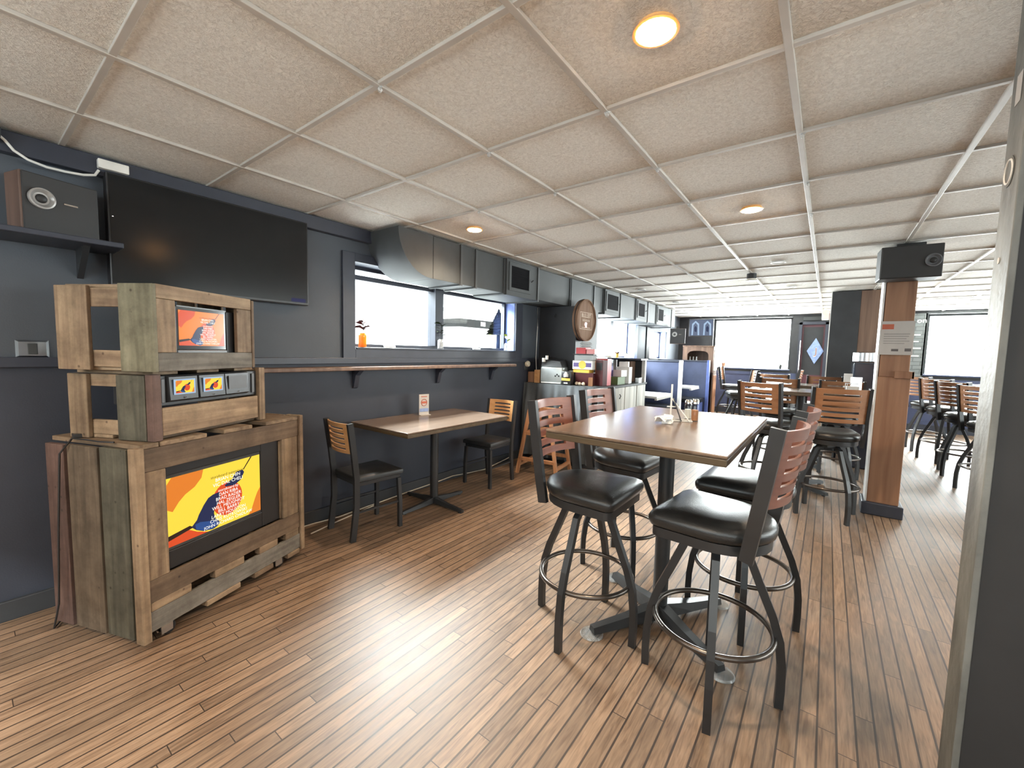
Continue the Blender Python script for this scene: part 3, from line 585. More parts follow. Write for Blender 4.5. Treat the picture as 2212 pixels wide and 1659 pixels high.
# ------------------------------------------------------------------ pallet crates with televisions
def picture(parent, s0, s1, z0, z1, y, text, warm):
    """one animated title card: plain colour shapes and credit lines, one mesh"""
    W, Hh = s1-s0, z1-z0; b = MB()
    P = lambda u, v, k: (s0+u*W, y-.0005*k, z1-v*Hh)
    def poly(pts, k, mi): b.mi = mi; b._f([b.b.verts.new(P(u, v, k)) for u, v in pts])
    poly([(0, 0), (1, 0), (1, 1), (0, 1)], 0, 0)
    poly([(0, .1), (.05, 0), (.35, 0), (.33, .12), (.26, .23), (.17, .30), (.11, .38), (.05, .5), (0, .45)], 1, 1)
    poly([(.6+.17*math.cos(a*math.pi/14), .58+.27*math.sin(a*math.pi/14)) for a in range(28)], 1, 2)
    poly([(1, .58), (.96, .66), (.93, .75), (.88, .93), (.84, 1), (1, 1)], 1, 1)
    poly([(0, .9), (.19, .85), (.27, .93), (.38, 1), (0, 1)], 1, 2)
    poly([(0, .84), (.2, .795), (.24, .84), (.0, .91)], 2, 5)
    poly([(.51, .43), (.44, .44), (.39, .47), (.34, .56), (.32, .61), (.29, .68), (.27, .75), (.215, .83), (.26, .9), (.33, .96), (.43, .99), (.48, .97), (.51, .92), (.46, .84), (.445, .75), (.45, .68), (.49, .61), (.52, .52)], 2, 3)
    poly([(.25, .81), (.30, .80), (.44, .86), (.50, .92), (.43, .985), (.33, .955), (.26, .89)], 3, 4)
    poly([(.70, .19), (.78, .18), (.80, .23), (.76, .34), (.68, .40), (.58, .38), (.57, .35), (.66, .28)], 2, 3)
    poly([(.785, .18), (.80, .18), (.90, 0), (.88, 0)], 2, 5)
    if text:
        L = [('storyboard supervisors', .19, .8, 5), ('BRIAN CHIN', .255, 1, 6), ('VIC DAL CHELI', .33, 1, 6), ('storyboard by', .43, .8, 6), ('DAN RIBA', .50, .95, 6), ('BRAD RADER', .565, .95, 6), ('HAL ZEGLER', .63, .95, 6), ('WILL MEUGNIOT', .695, .95, 6), ('BILL BARRY', .76, .95, 6), ('LARRY HOUSTON', .825, .95, 6), ('CHRIS RUTKOWSKI', .89, .95, 6), ('JOHN RICHARD CHIDLAW', .955, .9, 6)]
        for txt, v, sz, mi in L:
            b.mi = mi; b.text(txt, .078*Hh*sz, Matrix.Translation((s0+.61*W, y-.0022, z1-v*Hh)) @ Matrix.Rotation(R(90), 4, 'X'), ext=0)
    mats = (['e_yellow', 'e_orange', 'e_deep'] if warm else ['e_or2', 'e_deep', 'e_deep'])+['e_blue', 'e_blue2', 'e_dark', 'e_white']
    me = b.done('picture', mats, parent); return me
def crt(name, label, root_loc, rz, s0, s1, z0, z1, y, depth, scr, warm):
    t = thing(name, label, 'television', root_loc, rz)
    b = MB(); a0, a1, c0, c1 = scr; q = .012
    b.loft([[(s0, y, z0), (s1, y, z0), (s1, y, z1), (s0, y, z1)], [(s0, y+.10, z0), (s1, y+.10, z0), (s1, y+.10, z1), (s0, y+.10, z1)], [(s0+.09, y+depth, z0+.03), (s1-.09, y+depth, z0+.03), (s1-.09, y+depth, z1-.08), (s0+.09, y+depth, z1-.08)]]); b.done('casing', 'plastic', t)
    b = MB()
    b.box(s0, a0-q, y-.018, y-.001, z0, z1, .004); b.box(a1+q, s1, y-.018, y-.001, z0, z1, .004); b.box(a0-q, a1+q, y-.018, y-.001, c1+q, z1, .004); b.box(a0-q, a1+q, y-.018, y-.001, z0, c0-q, .004); b.done('bezel', 'plastic', t)
    b = MB(); b.box(a0-q, a1+q, y-.012, y-.0015, c0-q, c1+q, .003); tube = b.done('picture_tube', 'crt_off', t)
    return t, tube
A1 = R(110.93); L1 = (-2.347, .458, 0)
t = thing('pallet_crate', 'largest pallet wood crate on casters, bottom of the stack', 'crate', L1, A1)
def brd(name, m, *bx, bev=.003, par=None):
    b = MB(); b.box(*bx, bev); return b.done(name, m, par or t)
brd('front_board', 'pal_dark', .012, .893, 0, .02, .80, .903); brd('front_board', 'pal_dark', .012, .893, 0, .02, .20, .302); brd('front_board', 'pal_grey', .012, .895, 0, .02, .064, .157)
brd('front_post', 'pal_z', .012, .104, .001, .02, .303, .799); brd('front_post', 'pal_z', .765, .885, .001, .02, .303, .799); brd('inner_post', 'pal_z', .762, .80, .021, .11, .303, .79)
for a, c in ((.02, .2), (.32, .49), (.59, .72), (.78, .885)): brd('spacer_block', 'pal_x', a, c, .001, .04, .158, .199)
for a, c in ((.27, .46), (.55, .68), (.79, .885)): brd('spacer_block', 'pal_x', a, c, -.004, .06, .035, .0635)
brd('side_plank', 'pal_z', -.024, .010, -.014, .035, .03, .912); brd('side_plank', 'pal_olive', -.022, -.001, .05, .215, .04, .905); brd('side_plank', 'pal_umber', -.022, -.001, .232, .43, .035, .90); brd('side_plank', 'pal_red', -.024, -.001, .452, .575, .03, .895)
brd('side_plank', 'pal_z', .896, .922, -.012, .10, .05, .93); brd('side_plank', 'pal_z', .896, .918, .115, .27, .05, .925); brd('side_plank', 'pal_z', .896, .918, .285, .43, .05, .925)
for a, c, d in ((.0, .078, .57), (.083, .30, .565), (.39, .56, .50), (.65, .89, .43)): brd('top_board', 'pal_y', a, c, -.002, d, .904, .925)
brd('bottom_board', 'pal_y', .02, .3, .07, .55, .066, .085); brd('bottom_board', 'pal_y', .33, .62, .07, .48, .066, .085); brd('bottom_board', 'pal_y', .64, .88, .07, .42, .066, .085)
for cx_, cy_ in ((.085, .03), (.73, .03), (.10, .47), (.66, .38)):
    b = MB(); mx = Matrix.Translation((cx_+.02, cy_, .03)) @ Matrix.Rotation(R(90), 4, 'X'); b.lathe([(0, -.011), (.026, -.011), (.03, -.007), (.03, .007), (.026, .011), (0, .011)], seg=20, m=mx); w_ = b.done('caster', 'plastic', t, True)
    b = MB(); b.box(cx_-.02, cx_+.03, cy_-.018, cy_-.0135, .02, .060); b.box(cx_-.02, cx_+.03, cy_+.0135, cy_+.018, .02, .060); b.box(cx_-.025, cx_+.035, cy_-.022, cy_+.022, .0605, .0655); b.done('fork', 'steel', w_)
tv, tube = crt('crt_television', 'large tube television inside the bottom crate showing yellow credits', L1, A1, .06, .757, .305, .797, .042, .36, (.128, .622, .405, .742), True)
picture(tube, .119, .628, .408, .738, .0288, True, True)
# middle crate
A2 = R(117.7); L2 = (-2.38, .529, .926)
t = thing('pallet_crate', 'flat pallet wood crate in the middle of the stack, holding three small monitors', 'crate', L2, A2)
Z = .926
for args in (('front_post', 'pal_red', -.02, .020, -.008, .03, .002, .302), ('front_post', 'pal_z', .602, .645, -.008, .03, .002, .312), ('front_board', 'pal_x', .026, .597, 0, .02, .02, .148),
             ('side_plank', 'pal_olive', -.02, -.001, .034, .185, .002, .296), ('side_plank', 'pal_z', -.02, -.001, .345, .45, .002, .296), ('side_rail', 'pal_y', .0, .018, .034, .45, .24, .296), ('side_rail', 'pal_y', .0, .018, .034, .45, .018, .085),
             ('side_plank', 'pal_z', .625, .645, .034, .22, .002, .296), ('side_plank', 'pal_z', .625, .645, .24, .44, .002, .296),
             ('top_board', 'pal_y', .02, .14, .034, .45, .297, .312), ('top_board', 'pal_y', .24, .37, .034, .45, .297, .312), ('top_board', 'pal_y', .47, .6, .034, .42, .297, .312),
             ('bottom_board', 'pal_x', .0, .62, .034, .2, .001, .017), ('bottom_board', 'pal_x', .0, .62, .24, .42, .001, .017)):
    brd(args[0], args[1], *args[2:])
t = thing('rack_monitor', 'black rack of three small monitors inside the middle crate', 'monitor', L2, A2)
b = MB(); b.box(.025, .60, .012, .26, .155, .294, .003); b.done('chassis', 'plastic', t)
for k, (a, c) in enumerate(((.078, .188), (.233, .347), (.386, .508))):
    b = MB(); z0, z1 = .20, .275
    b.loft([[(a-.022, .011, z0-.03), (c+.022, .011, z0-.03), (c+.022, .011, z1+.016), (a-.022, .011, z1+.016)], [(a-.016, -.008, z0-.02), (c+.016, -.008, z0-.02), (c+.016, -.002, z1+.012), (a-.016, -.002, z1+.012)]]); u_ = b.done('monitor_bezel', 'plastic', t)
    b = MB(); b.box(a, c, -.0095, -.0085, z0+.004, z1); pn = b.done('panel', 'e_pale' if k < 2 else 'plastic_grey', u_)
    if k < 2: picture(u_, a+.008, c-.008, z0+.01, z1-.006, -.0102, False, True)
    b = MB(); b.lathe([(0, 0), (.004, 0), (.003, .004), (0, .004)], c=(0, 0, 0), seg=8, m=Matrix.Translation(((a+c)/2, -.0095, z0-.012)) @ Matrix.Rotation(R(90), 4, 'X')); b.done('knob', 'chrome', u_)
for a in (.04, .57):
    b = MB(); b.box(a-.008, a+.01, .006, .0115, .17, .28, .002); b.done('rack_ear', 'plastic_grey', t)
# top crate
A3 = R(120.3); k3 = .92; L3 = (-2.318, .529, 1.2405)
t = thing('pallet_crate', 'cube shaped pallet wood crate at the top of the stack', 'crate', L3, A3)
def bk(name, m, x0, x1, y0, y1, z0, z1): brd(name, m, *[v*k3 for v in (x0, x1, y0, y1)], (z0-1.237)*k3, (z1-1.237)*k3)
bk('front_board', 'pal_x', .0, .604, 0, .022, 1.586, 1.652); bk('front_board', 'pal_grey', 0, .606, 0, .022, 1.24, 1.330); bk('front_post', 'pal_z', 0, .1, .001, .022, 1.331, 1.585); bk('front_post', 'pal_z', .492, .604, .001, .022, 1.331, 1.585)
bk('side_plank', 'pal_green', -.02, -.001, -.004, .178, 1.238, 1.65); bk('side_plank', 'pal_z', -.02, -.001, .345, .52, 1.24, 1.64); bk('side_rail', 'pal_y', .0, .016, .023, .52, 1.542, 1.632); bk('side_rail', 'pal_y', .0, .016, .023, .52, 1.256, 1.336)
bk('side_plank', 'pal_z', .605, .624, -.004, .17, 1.24, 1.645); bk('side_plank', 'pal_z', .605, .624, .20, .36, 1.24, 1.645); bk('side_plank', 'pal_z', .605, .624, .38, .50, 1.24, 1.645)
for a, c in ((.02, .2), (.22, .38), (.4, .6)): bk('top_board', 'pal_y', a, c, .024, .51, 1.633, 1.65); bk('bottom_board', 'pal_y', a, c, .024, .51, 1.239, 1.255)
tv, tube = crt('crt_television', 'smaller tube television inside the top crate showing an orange picture', L3, A3, .10*k3, .60*k3, .022*k3, .30, .048, .34, (.148*k3, .44*k3, (1.358-1.237)*k3, (1.552-1.237)*k3), False)
picture(tube, .150*k3, .437*k3, (1.366-1.237)*k3, (1.546-1.237)*k3, .0345, True, False)
b = MB(); b.tube([(-2.47, .40, .93), (-2.52, .36, .932), (-2.60, .335, .932), (-2.70, .30, .93), (-2.74, .262, .86), (-2.75, .245, .5), (-2.78, .235, .15), (-2.84, .22, .012), (-3.0, .3, .012)], .004)
tag(b.done('black_cord', 'plastic', None, True), 'thin black cord trailing over the bottom crate', 'cord')
b = MB(); b.box(-2.76, -2.71, .305, .345, .926, .945, .003); b.mi = 1; b.lathe([(0, .0195), (.004, .0195), (0, .023)], c=(-2.735, .325, .926), seg=8); tag(b.done('power_adapter', ['plastic', 'e_green']), 'tiny black adapter with a green light on the bottom crate', 'adapter')

# ------------------------------------------------------------------ seating
def slotted(w, z0, z1, x0, bulge, tilt, slots, sw, sh, th):
    """curved wooden back with horizontal slots; faces +x, bulges to -x"""
    ys = [-w/2]+[-sw/2+sw*i/10 for i in range(11)]+[w/2]; pitch = (z1-z0)/(slots+.9); zs = [z0]
    for k in range(slots):
        c = z0+pitch*(k+.85); zs += [c-sh/2, c+sh/2]
    zs.append(z1)
    hole = lambda i, j: (i % 2 == 1) and 1 <= j <= len(ys)-3
    X = lambda y, z: x0-bulge*(1-(2*y/w)**2)+tilt*(z-z0)
    b = MB(); fr = {}; bk_ = {}
    for i, z in enumerate(zs):
        for j, y in enumerate(ys):
            fr[i, j] = b.b.verts.new((X(y, z)+th/2, y, z)); bk_[i, j] = b.b.verts.new((X(y, z)-th/2, y, z))
    ni, nj = len(zs)-1, len(ys)-1; solid = lambda i, j: 0 <= i < ni and 0 <= j < nj and not hole(i, j)
    for i in range(ni):
        for j in range(nj):
            if not solid(i, j): continue
            b._f((fr[i, j], fr[i, j+1], fr[i+1, j+1], fr[i+1, j])); b._f((bk_[i, j], bk_[i+1, j], bk_[i+1, j+1], bk_[i, j+1]))
            for di, dj, p, q in ((-1, 0, (i, j), (i, j+1)), (1, 0, (i+1, j), (i+1, j+1)), (0, -1, (i, j), (i+1, j)), (0, 1, (i, j+1), (i+1, j+1))):
                if not solid(i+di, j+dj): b._f((fr[p], fr[q], bk_[q], bk_[p]))
    for d in (fr, bk_):
        for v in [v for v in d.values() if not v.link_faces]: b.b.verts.remove(v)
    return b
def seat_loop(sc_, z, fx=.205, hw=.205, back=.20, sag=0.):
    pts = []
    rc = .035
    for a in range(0, 91, 30): pts.append((fx-rc+rc*math.cos(R(a)), hw-rc+rc*math.sin(R(a))))
    for a in range(90, 271, 15):
        c, s_ = math.cos(R(a)), math.sin(R(a)); pts.append((back*c*1.02 if abs(c) > .01 else -.02, hw*.97*s_))
    for a in range(270, 361, 30): pts.append((fx-rc+rc*math.cos(R(a)), -hw+rc+rc*math.sin(R(a))))
    return [(x*sc_, y*sc_, z) for x, y in pts]
def make_stool(panel, label, group):
    t = thing('bar_stool', label, 'bar stool', (0, 0, 0), 0, group)
    b = MB(); b.loft([seat_loop(s, z) for s, z in ((.94, .683), (1.0, .690), (1.03, .708), (1.03, .722), (.99, .738), (.90, .749), (.70, .757), (.40, .761), (.1, .762))]); b.done('seat', 'vinyl', t, True)
    b = MB(); b.loft([seat_loop(s, z) for s, z in ((.90, .640), (.96, .645), (.96, .682))]); b.done('seat_pan', 'black', t, True)
    b = MB(); b.box(-.10, .10, -.10, .10, .628, .6395, .003); b.box(-.085, .085, -.085, .085, .610, .6275, .003); b.done('swivel_plate', 'black', t)
    for k in range(4):
        a = k*math.pi/2; pr_ = ((.04, .612), (.085, .612), (.118, .585), (.165, .47), (.212, .36), (.240, .27), (.252, .17), (.254, .08), (.252, 0))
        b = MB(); b.bar([(r*math.cos(a), r*math.sin(a), z) for r, z in pr_], .030, .028, up=(-math.sin(a), math.cos(a), 0)); b.done('leg', 'black', t)
    b = MB(); b.ring((0, 0, .275), .222, .0115, 48, 10); b.done('foot_ring', 'ring', t, True)
    for s_ in (-1, 1):
        b = MB(); b.bar([(-.150, s_*.178, .648), (-.166, s_*.183, .75), (-.196, s_*.188, .95), (-.222, s_*.190, 1.135)], .022, .046, up=(1, 0, .15)); b.done('back_post', 'black', t)
    slotted(.376, .845, 1.125, -.178, .055, -.15, 5, .25, .018, .014).done('backrest', panel, t, True)
    return t
GN = 'bar stools at the near high table'
stoolA = make_stool('panel_red', 'bar stool at left front of the near high table, back to the high chair', GN); stoolA.location = (-.90, 1.85, 0)
TURN = ('leg', 'foot_ring', 'swivel_plate')
dup(stoolA, (-.315, 1.835, 0), R(174), 'bar stool nearest the camera, at right front of the near high table', GN, R(17), TURN)
dup(stoolA, (-.29, 2.44, 0), R(178), 'bar stool at right rear of the near high table, behind the nearest stool', GN, R(12), TURN)
dup(stoolA, (-.99, 2.55, 0), R(-4), 'bar stool at left rear of the near high table, beside the counter cloth', GN, R(40), TURN)
stoolE = make_stool('panel_brown', 'bar stool seen from behind, left one at the second high table', 'bar stools facing the far high tables'); stoolE.location = (-.43, 4.80, 0); stoolE.rotation_euler = (0, 0, R(70))
GF = 'bar stools facing the far high tables'
dup(stoolE, (.06, 4.56, 0), R(102), 'bar stool seen from behind, next to the wooden column', GF, R(25), TURN)
dup(stoolE, (-.42, 5.97, 0), R(86), 'bar stool behind the left stool of the second high table', GF, R(20), TURN)
dup(stoolE, (.13, 5.97, 0), R(92), 'bar stool behind the stool next to the wooden column', GF, R(30), TURN)
dup(stoolE, (-.57, 7.28, 0), R(80), 'third bar stool back in the left column of stools', GF, R(10), TURN)
dup(stoolE, (-.03, 7.25, 0), R(93), 'third bar stool back in front of the black column', GF, R(40), TURN)
dup(stoolE, (-1.20, 8.3, 0), R(200), 'bar stool alone between the far window and the near tables', GF, R(12), TURN)
dup(stoolE, (-1.67, 10.25, 0), R(0), 'bar stool against the blue panelling under the far window', GF, R(20), TURN)
dup(stoolE, (-.65, 10.1, 0), R(180), 'bar stool farthest back, right under the far window', GF, R(15), TURN)
GR = 'bar stools in the right hand room'
dup(stoolE, (1.26, 8.85, 0), R(40), 'bar stool in the right room, farthest of the row along the aisle', GR, R(10), TURN)
dup(stoolE, (1.33, 8.05, 0), R(44), 'bar stool in the right room, second from the far end of the row', GR, R(25), TURN)
dup(stoolE, (1.37, 7.22, 0), R(36), 'bar stool in the right room, third from the far end of the row', GR, R(5), TURN)
dup(stoolE, (1.41, 6.35, 0), R(42), 'bar stool in the right room, nearest the worn wall end', GR, R(18), TURN)
dup(stoolE, (2.25, 9.9, 0), R(185), 'bar stool across the table by the right window, left one', GR, R(10), TURN)
dup(stoolE, (2.75, 9.9, 0), R(176), 'bar stool across the table by the right window, right one', GR, R(10), TURN)
def make_chair(label):
    t = thing('dining_chair', label, 'chair', (0, 0, 0), 0, 'low dining chairs at the wall table')
    b = MB(); b.loft([[(x*s, y*s, z) for x, y in ((.19, -.18), (.19, .18), (-.18, .165), (-.18, -.165))] for s, z in ((.95, .415), (1, .42), (1, .445), (.96, .455), (.8, .462), (.3, .465))]); b.done('seat', 'vinyl', t, True)
    b = MB(); b.box(-.17, .175, -.16, .16, .385, .4145, .003); b.done('seat_frame', 'black', t)
    for s_ in (-1, 1):
        b = MB(); b.bar([(.165, s_*.155, .384), (.172, s_*.163, .2), (.172, s_*.165, 0)], .028, .028, up=(0, 1, 0)); b.done('leg', 'black', t)
        b = MB(); b.bar([(-.215, s_*.165, 0), (-.185, s_*.165, .25), (-.186, s_*.167, .45), (-.205, s_*.17, .62), (-.235, s_*.172, .845)], .024, .04, up=(1, 0, .1)); b.done('leg', 'black', t)
        b = MB(); b.bar([(-.175, s_*.160, .20), (.16, s_*.160, .20)], .014, .014); b.done('stretcher', 'black', t)
    slotted(.335, .625, .84, -.198, .035, -.14, 5, .21, .015, .013).done('backrest', 'panel_tan', t, True)
    return t
ch = make_chair('low dining chair at the near end of the wall table, beside the crates'); ch.location = (-2.74, 1.85, 0); ch.rotation_euler = (0, 0, R(86))
dup(ch, (-2.77, 3.30, 0), R(-88), 'low dining chair at the far end of the wall table, facing the camera')

# ------------------------------------------------------------------ tables
def pedestal_table(label, loc, w, l, h, rot, feet, foot_len, col_r, pad=0.):
    t = thing('high_table' if h > .9 else 'dining_table', label, 'table', loc, 0)
    b = MB(); b.box(-w/2, w/2, -l/2, l/2, h-.012, h, .004); b.done('tabletop', 'top', t)
    b = MB(); b.box(-w/2+.001, w/2-.001, -l/2+.001, l/2-.001, h-.040, h-.0125, .004); b.done('edge_band', 'top_edge', t)
    b = MB(); b.lathe([(col_r, .07), (col_r, h-.055), (.11, h-.052), (.11, h-.0405), (0, h-.0405)], seg=24); b.done('pedestal', 'black', t, True)
    for a in feet:
        m = Matrix.Rotation(R(a), 4, 'Z') @ Matrix.Diagonal((1, 1 if h > .9 else .62, 1 if h > .9 else .72, 1)); b = MB()
        vs = [[(.0, -.036, .02), (.0, .036, .02), (.0, .028, .095), (.0, -.028, .095)], [(foot_len*.5, -.031, .018), (foot_len*.5, .031, .018), (foot_len*.5, .022, .062), (foot_len*.5, -.022, .062)], [(foot_len, -.024, .012), (foot_len, .024, .012), (foot_len, .017, .042), (foot_len, -.017, .042)]]
        b.loft([[tuple(m @ Vector(p)) for p in lp] for lp in vs]); b.lathe([(.016, pad), (.016, .0118), (0, .0118)], c=tuple(m @ Vector((foot_len-.03, 0, 0))), seg=12); b.done('foot', 'black', t)
    return t
pedestal_table('near high table with wood grain top and four stools', (-.615, 2.14, 0), .73, 1.16, 1.03, 0, (57, 147, 237, 327), .40, .037, .0042)
pedestal_table('low dining table against the wall under the window', (-2.715, 2.50, 0), .715, 1.17, .765, 0, (0, 90, 180, 270), .35, .036)
pedestal_table('second high table beyond the two stools seen from behind', (-.20, 5.36, 0), .92, .60, 1.03, 0, (-40, 50, 140, 230), .36, .037)
pedestal_table('third high table in front of the black column', (-.25, 6.58, 0), .92, .56, 1.03, 0, (45, 135, 225, 315), .36, .037)
pedestal_table('high table in the right room by the far window', (2.05, 8.75, 0), .72, 1.1, 1.03, 0, (0, 90, 180, 270), .36, .037)
pedestal_table('high table in the right room nearest the worn wall end', (2.05, 7.0, 0), .72, 1.1, 1.03, 0, (0, 90, 180, 270), .36, .037)
# clear glides under the feet of the near table
for k, a in enumerate((57, 147, 237, 327)):
    x, y = -.615+.37*math.cos(R(a)), 2.14+.37*math.sin(R(a))
    b = MB(); b.lathe([(.052, 0), (.056, .003), (.051, .011), (.047, .0045), (.02, .0035), (0, .0035)], c=(x+.03*math.cos(R(a)), y+.03*math.sin(R(a)), 0), seg=24)
    lab = ('clear plastic glide under the far right foot of the near high table', 'clear plastic glide under the far left foot of the near high table', 'clear plastic glide under the near left foot of the near high table', 'clear plastic glide under the near right foot of the near high table')[k]
    tag(b.done('furniture_glide', 'clear', None, True), lab, 'glide', 'clear glides under the near table')
# table top things
ZT = 1.03
t = thing('menu_stand', 'small wire stand holding a leaning menu card on the near high table', 'stand', (-.585, 2.215, ZT), R(20))
b = MB(); b.tube([(-.06, 0, .004), (.06, 0, .004), (.06, .05, .004), (-.06, .05, .004)], .003, 6, closed=True); b.tube([(-.045, .0, .004), (-.045, .0, .19)], .0045, 8); b.tube([(-.065, 0, .075), (-.02, 0, .075)], .003, 6); b.tube([(-.045, 0, .12), (.045, -.01, .004)], .003, 6); b.done('wire_frame', 'white', t)
b = MB(); b.box(-.004, .0, -.035, .035, .006, .125, .001, m=Matrix.Translation((.01, .012, 0)) @ Matrix.Rotation(R(-20), 4, 'Y')); b.done('menu_card', 'duct', t)
def shaker(name, label, loc, r, h, fill, frac):
    t = thing(name, label, 'shaker', loc)
    b = MB(); b.lathe([(r*.92, 0), (r, .004), (r, h*.7), (r*.85, h*.76)], seg=16); b.done('glass', 'glass', t, True)
    b = MB(); b.lathe([(0, .003), (r*.9, .003), (r*.9, h*frac), (0, h*frac)], seg=16); b.done('contents', fill, t, True)
    b = MB(); b.lathe([(r*.9, h*.765), (r*.98, h*.78), (r*.95, h*.93), (r*.6, h), (0, h)], seg=16); b.done('cap', 'chrome', t, True)
shaker('spice_shaker', 'glass shaker of brown spice with chrome cap on the near high table', (-.535, 2.30, ZT), .019, .115, 'brown_food', .5)
shaker('salt_shaker', 'glass shaker with chrome cap behind the spice shaker on the near high table', (-.58, 2.345, ZT), .018, .105, 'white', .5)
rnd = random.Random(5); b = MB()
for k in range(9):
    a = k*.8; q = Vector((-.632+.018*math.cos(a), 2.105+.018*math.sin(a), ZT+.006+.004*k*.6)); m = Matrix.Translation(q) @ Matrix.Rotation(a, 4, 'Z') @ Matrix.Rotation(rnd.uniform(-.8, .8), 4, 'X')
    b.loft([[tuple(m @ Vector(p)) for p in ((-.026, -.016, -.004), (.022, -.02, .0), (.026, .016, .004), (-.02, .02, 0))], [tuple(m @ Vector(p)) for p in ((-.02, -.013, .010), (.02, -.012, .014), (.018, .014, .012), (-.018, .012, .016))]])
dz = min(v.co.z for v in b.b.verts)-ZT
for v in b.b.verts: v.co.z -= dz
tag(b.done('crumpled_napkin', 'white'), 'crumpled white napkin on the near high table', 'napkin')
t = thing('tent_card', 'upright printed table card on the low wall table', 'card', (-2.94, 2.575, .765), R(78))
b = MB(); b.box(-.05, .05, 0, .003, .001, .19); b.box(-.05, .05, -.04, -.0005, .001, .004); b.done('card', 'paper', t)
b = MB(); b.ring((0, 0, 0), .030, .0025, 24, 6); bmesh.ops.transform(b.b, matrix=Matrix.Translation((0, -.0015, .115)) @ Matrix.Rotation(R(90), 4, 'X'), verts=b.b.verts); b.box(-.03, .03, -.002, -.0005, .165, .172); b.box(-.025, .025, -.002, -.0005, .105, .125); b.mi = 1; b.box(-.045, .045, -.0018, -.0005, .03, .06); b.done('print', ['ink_red', 'sign_blue'], t)
t = thing('napkin_holder', 'chrome wire napkin holder on the second high table beside the column', 'holder', (.20, 5.05, ZT), R(10))
b = MB(); b.box(-.05, .05, -.035, .035, 0, .008, .002)
for y in (-.034, .034): b.tube([(-.048, y, .006), (-.048, y, .11), (.048, y, .11), (.048, y, .006)], .004, 6)
b.done('frame', 'steel', t)
b = MB(); b.box(-.045, .045, -.026, .026, .009, .085, .003); b.done('napkins', 'white', t)
b = MB(); b.box(-.04, .04, -.004, .004, 0, .17, .001, m=Matrix.Translation((.2, 6.25, ZT))); tag(b.done('menu_card', 'white'), 'white upright menu card on the third high table', 'card')
b = MB(); b.box(-.05, .05, -.006, .006, 0, .16, .001, m=Matrix.Translation((.24, 5.42, ZT)) @ Matrix.Rotation(R(30), 4, 'Z')); tag(b.done('menu_card', 'steel'), 'grey metallic menu card at the far edge of the second high table', 'card')
# high chair
t = thing('high_chair', 'orange brown wooden child high chair behind the left front stool', 'high chair', (-2.52, 4.0, 0), R(8))
def hb(name, p, q, w=.035, d=.03): b = MB(); b.bar([p, q], w, d, up=(0, 1, .1)); b.done(name, 'orange_wood', t)
for y in (-.2, .2):
    hb('leg', (.24, y, 0), (.12, y*.78, .74)); hb('leg', (-.24, y, 0), (-.12, y*.78, .74)); hb('side_rail', (.21, y*.96, .17), (-.21, y*.96, .17)); hb('side_rail', (.165, y*.86, .46), (-.165, y*.86, .46)); hb('arm', (.14, y*.8, .70), (-.14, y*.8, .70))
hb('cross_rail', (.225, -.19, .10), (.225, .19, .10)); hb('cross_rail', (-.225, -.19, .10), (-.225, .19, .10)); hb('cross_rail', (-.15, -.16, .58), (-.15, .16, .58)); hb('cross_rail', (.17, -.17, .45), (.17, .17, .45))
b = MB(); b.box(-.15, .15, -.15, .15, .47, .488, .003); b.done('seat', 'orange_wood', t)
# white cable along the skirting
b = MB(); b.tube([(-3.092, 1.45, .006), (-3.085, 1.62, .006), (-3.06, 1.80, .006), (-3.075, 1.95, .006), (-3.09, 2.2, .006), (-3.085, 2.5, .02), (-3.08, 2.85, .03), (-3.085, 3.1, .04), (-3.08, 3.35, .02), (-3.07, 3.6, .006), (-3.09, 3.85, .02), (-3.09, 4.1, .05)], .005)
b.tube([(-2.93, 1.50, .006), (-2.98, 1.7, .006), (-3.02, 1.9, .006), (-3.06, 2.12, .006)], .005)
tag(b.done('skirting_cable', 'beige', None, True), 'pale cable lying along the foot of the left wall', 'cable')

# ------------------------------------------------------------------ counter by the chimney, barrel head and counter clutter
ZC = .97
t = thing('service_counter', 'pale distressed board counter with dark gaps beside the chimney', 'counter', (0, 0, 0))
b = MB(); b.box(XW+.004, -2.09, 4.43, 4.732, 0, ZC-.025); b.box(-2.562, -2.09, 4.735, 5.95, 0, ZC-.025); b.done('carcass', 'wall_dark', t)
b = MB(); b.box(XW+.004, -2.06, 4.41, 4.735, ZC-.0245, ZC); b.box(-2.562, -2.06, 4.7355, 5.97, ZC-.0245, ZC); b.done('worktop', 'duct', t)
for y0, y1 in ((4.60, 4.68), (4.70, 5.18), (5.20, 5.60), (5.63, 5.95)):
    b = MB(); b.box(-2.0895, -2.07, y0, y1, .05, ZC-.03, .004); p_ = b.done('side_board', 'cab_white', t)
b = MB(); b.tube([(-2.06, 5.0, .86), (-2.045, 5.0, .84), (-2.06, 5.0, .80)], .006); b.done('hook_pull', 'black', t)
b = MB(); n = 90; xs = [-3.11+(.98)*i/n for i in range(n+1)]
wv = lambda x: .022*math.sin(x*42)+.012*math.sin(x*71+1)+.008*math.sin(x*17)
rows = []
for fz in range(9):
    z = ZC+.003-(ZC-.06)*fz/8; a = min(1, fz/3)
    rows.append([b.b.verts.new((x, 4.398-.045*a+wv(x)*a, z)) for x in xs])
back = [b.b.verts.new((x, 4.70, ZC+.003)) for x in xs]
for i in range(n):
    b._f((back[i], back[i+1], rows[0][i+1], rows[0][i]))
    for k in range(8): b._f((rows[k][i], rows[k][i+1], rows[k+1][i+1], rows[k+1][i]))
tag(b.done('counter_cloth', 'cloth', None, True), 'dark pleated cloth draped over the front of the counter', 'tablecloth')
t = thing('barrel_head', 'round wooden barrel end hung on the chimney above the counter', 'barrel head', (-2.569, 4.885, 1.782))
my = Matrix.Rotation(R(90), 4, 'Y')
